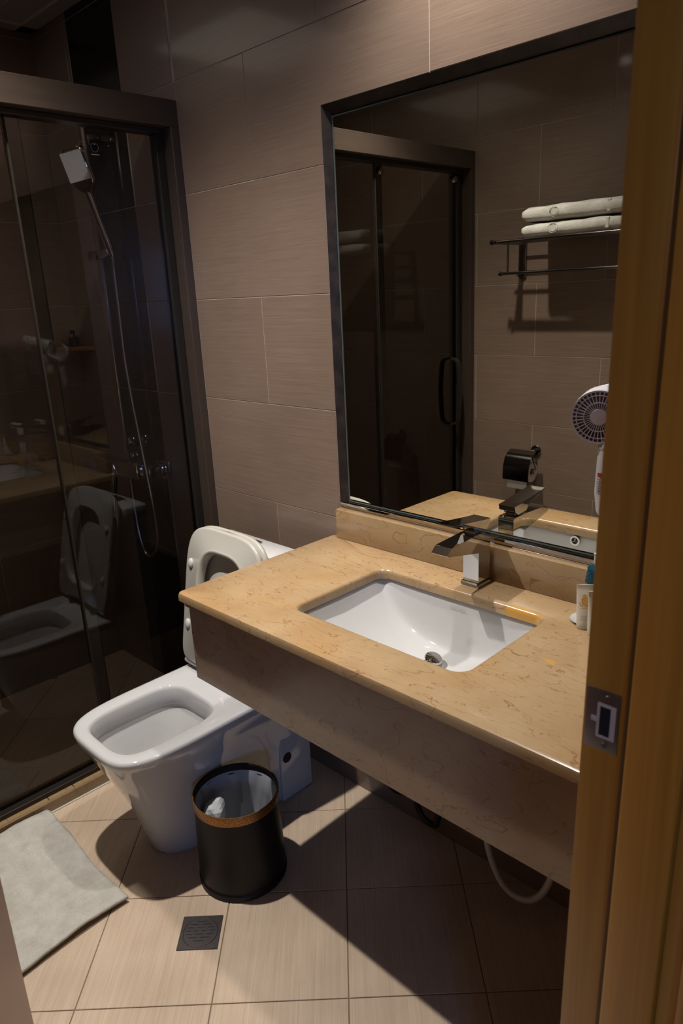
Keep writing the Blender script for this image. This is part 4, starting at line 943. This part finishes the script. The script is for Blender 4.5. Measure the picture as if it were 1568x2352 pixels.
for dz in (-.030, .030):
    bm = bmesh.new(); c_ = Vector((1.062, fy-.0017, zc+dz)); loft(bm, [[(c_.x+r*math.cos(2*math.pi*i/14), c_.y-d, c_.z+r*math.sin(2*math.pi*i/14)) for i in range(14)] for r, d in ((.0036, 0), (.003, .0008))], False, True); cpart(bm, 'screw', M['steel'], df, False)
for ch in df.children:
    for v in ch.data.vertices: v.co.x += .0055+.015*(v.co.z-1.15)
# open door leaf
lf = empty('door_2', (XR, -1.386, 0), math.pi-math.radians(22.5)); struct(lf, 'brown wooden door leaf standing open into the bathroom')
M['leaf'] = base_mat('door_leaf_mat', (.40,.235,.17), .4)
bm = bmesh.new(); add_box(bm, .004, -.0, .008, .722, .040, 2.045, .0015, 2); fin(bm, 'leaf_panel', M['leaf'], lf, True, angle=40)
for sy, y in ((1, .0405), (-1, -.0005)):
    bm = bmesh.new(); tube(bm, [(.665, y, 1.0), (.665, y+sy*.045, 1.0), (.55, y+sy*.048, 1.0)], .009, 12); h_ = fin(bm, 'lever_handle', M['darkchrome'], lf, True, angle=60)
    bm = bmesh.new(); add_box(bm, .645, min(y, y+sy*.006), .93, .685, max(y, y+sy*.006), 1.07, .002); fin(bm, 'handle_plate', M['darkchrome'], lf)

# ------------------------------------------------------------------ hall behind the camera
hx1, hy0, hy1 = 4.6, -4.9, .12
struct(box('trim_7', M['carpet'], 1.20, hy0, -.06, hx1+.1, hy1, .0), 'brown carpeted floor of the room outside')
struct(box('trim_8', M['ceiling'], 1.165, hy0, 2.52, hx1+.1, hy1, 2.6), 'plain ceiling of the room outside')
struct(box('wall_hall_north', M['plaster'], 1.637, hy1, 0, hx1+.1, hy1+.1, 2.6))
struct(box('wall_hall_south', M['plaster'], 1.165, hy0-.1, 0, hx1+.1, hy0, 2.6))
struct(box('wall_hall_west', M['plaster'], 1.065, hy0, 0, 1.1649, W-.1205, 2.6))
wy0, wy1, wz0, wz1 = -3.95, -3.05, 1.15, 2.05
bm = bmesh.new(); add_box(bm, hx1, hy0, 0, hx1+.1, wy0, 2.6); add_box(bm, hx1, wy1, 0, hx1+.1, hy1, 2.6); add_box(bm, hx1, wy0, 0, hx1+.1, wy1, wz0); add_box(bm, hx1, wy0, wz1, hx1+.1, wy1, 2.6)
struct(fin(bm, 'wall_hall_east', M['plaster']))
wn = empty('window_1', (hx1, (wy0+wy1)/2, wz0)); struct(wn)
bm = bmesh.new(); add_box(bm, hx1+.06, wy0, wz0, hx1+.065, wy1, wz1); cpart(bm, 'window_pane', M['daylight'], wn, False)
bm = bmesh.new()
for a_, b_ in ((wy0, wy0+.04), (wy1-.04, wy1), ((wy0+wy1)/2-.02, (wy0+wy1)/2+.02)): add_box(bm, hx1+.02, a_, wz0, hx1+.058, b_, wz1)
for a_, b_ in ((wz0, wz0+.04), (wz1-.04, wz1)): add_box(bm, hx1+.02, wy0+.041, a_, hx1+.058, wy1-.041, b_)
cpart(bm, 'window_frame', M['white'], wn, False)
hl = empty('hall_ceiling_light', (1.62, -3.6, 2.52)); tag(hl, 'round glowing ceiling lamp in the room outside the bathroom', 'ceiling lamp')
bm = bmesh.new(); lathe(bm, [(.0, -.0), (.15, -.0), (.15, -.02), (.0, -.02)], 32); fin(bm, 'lamp_body', M['white'], hl, True, angle=40)
bm = bmesh.new(); lathe(bm, [(.14, -.0205), (.12, -.035), (.0, -.04)], 32); fin(bm, 'lamp_shade', M['halllamp'], hl, True)
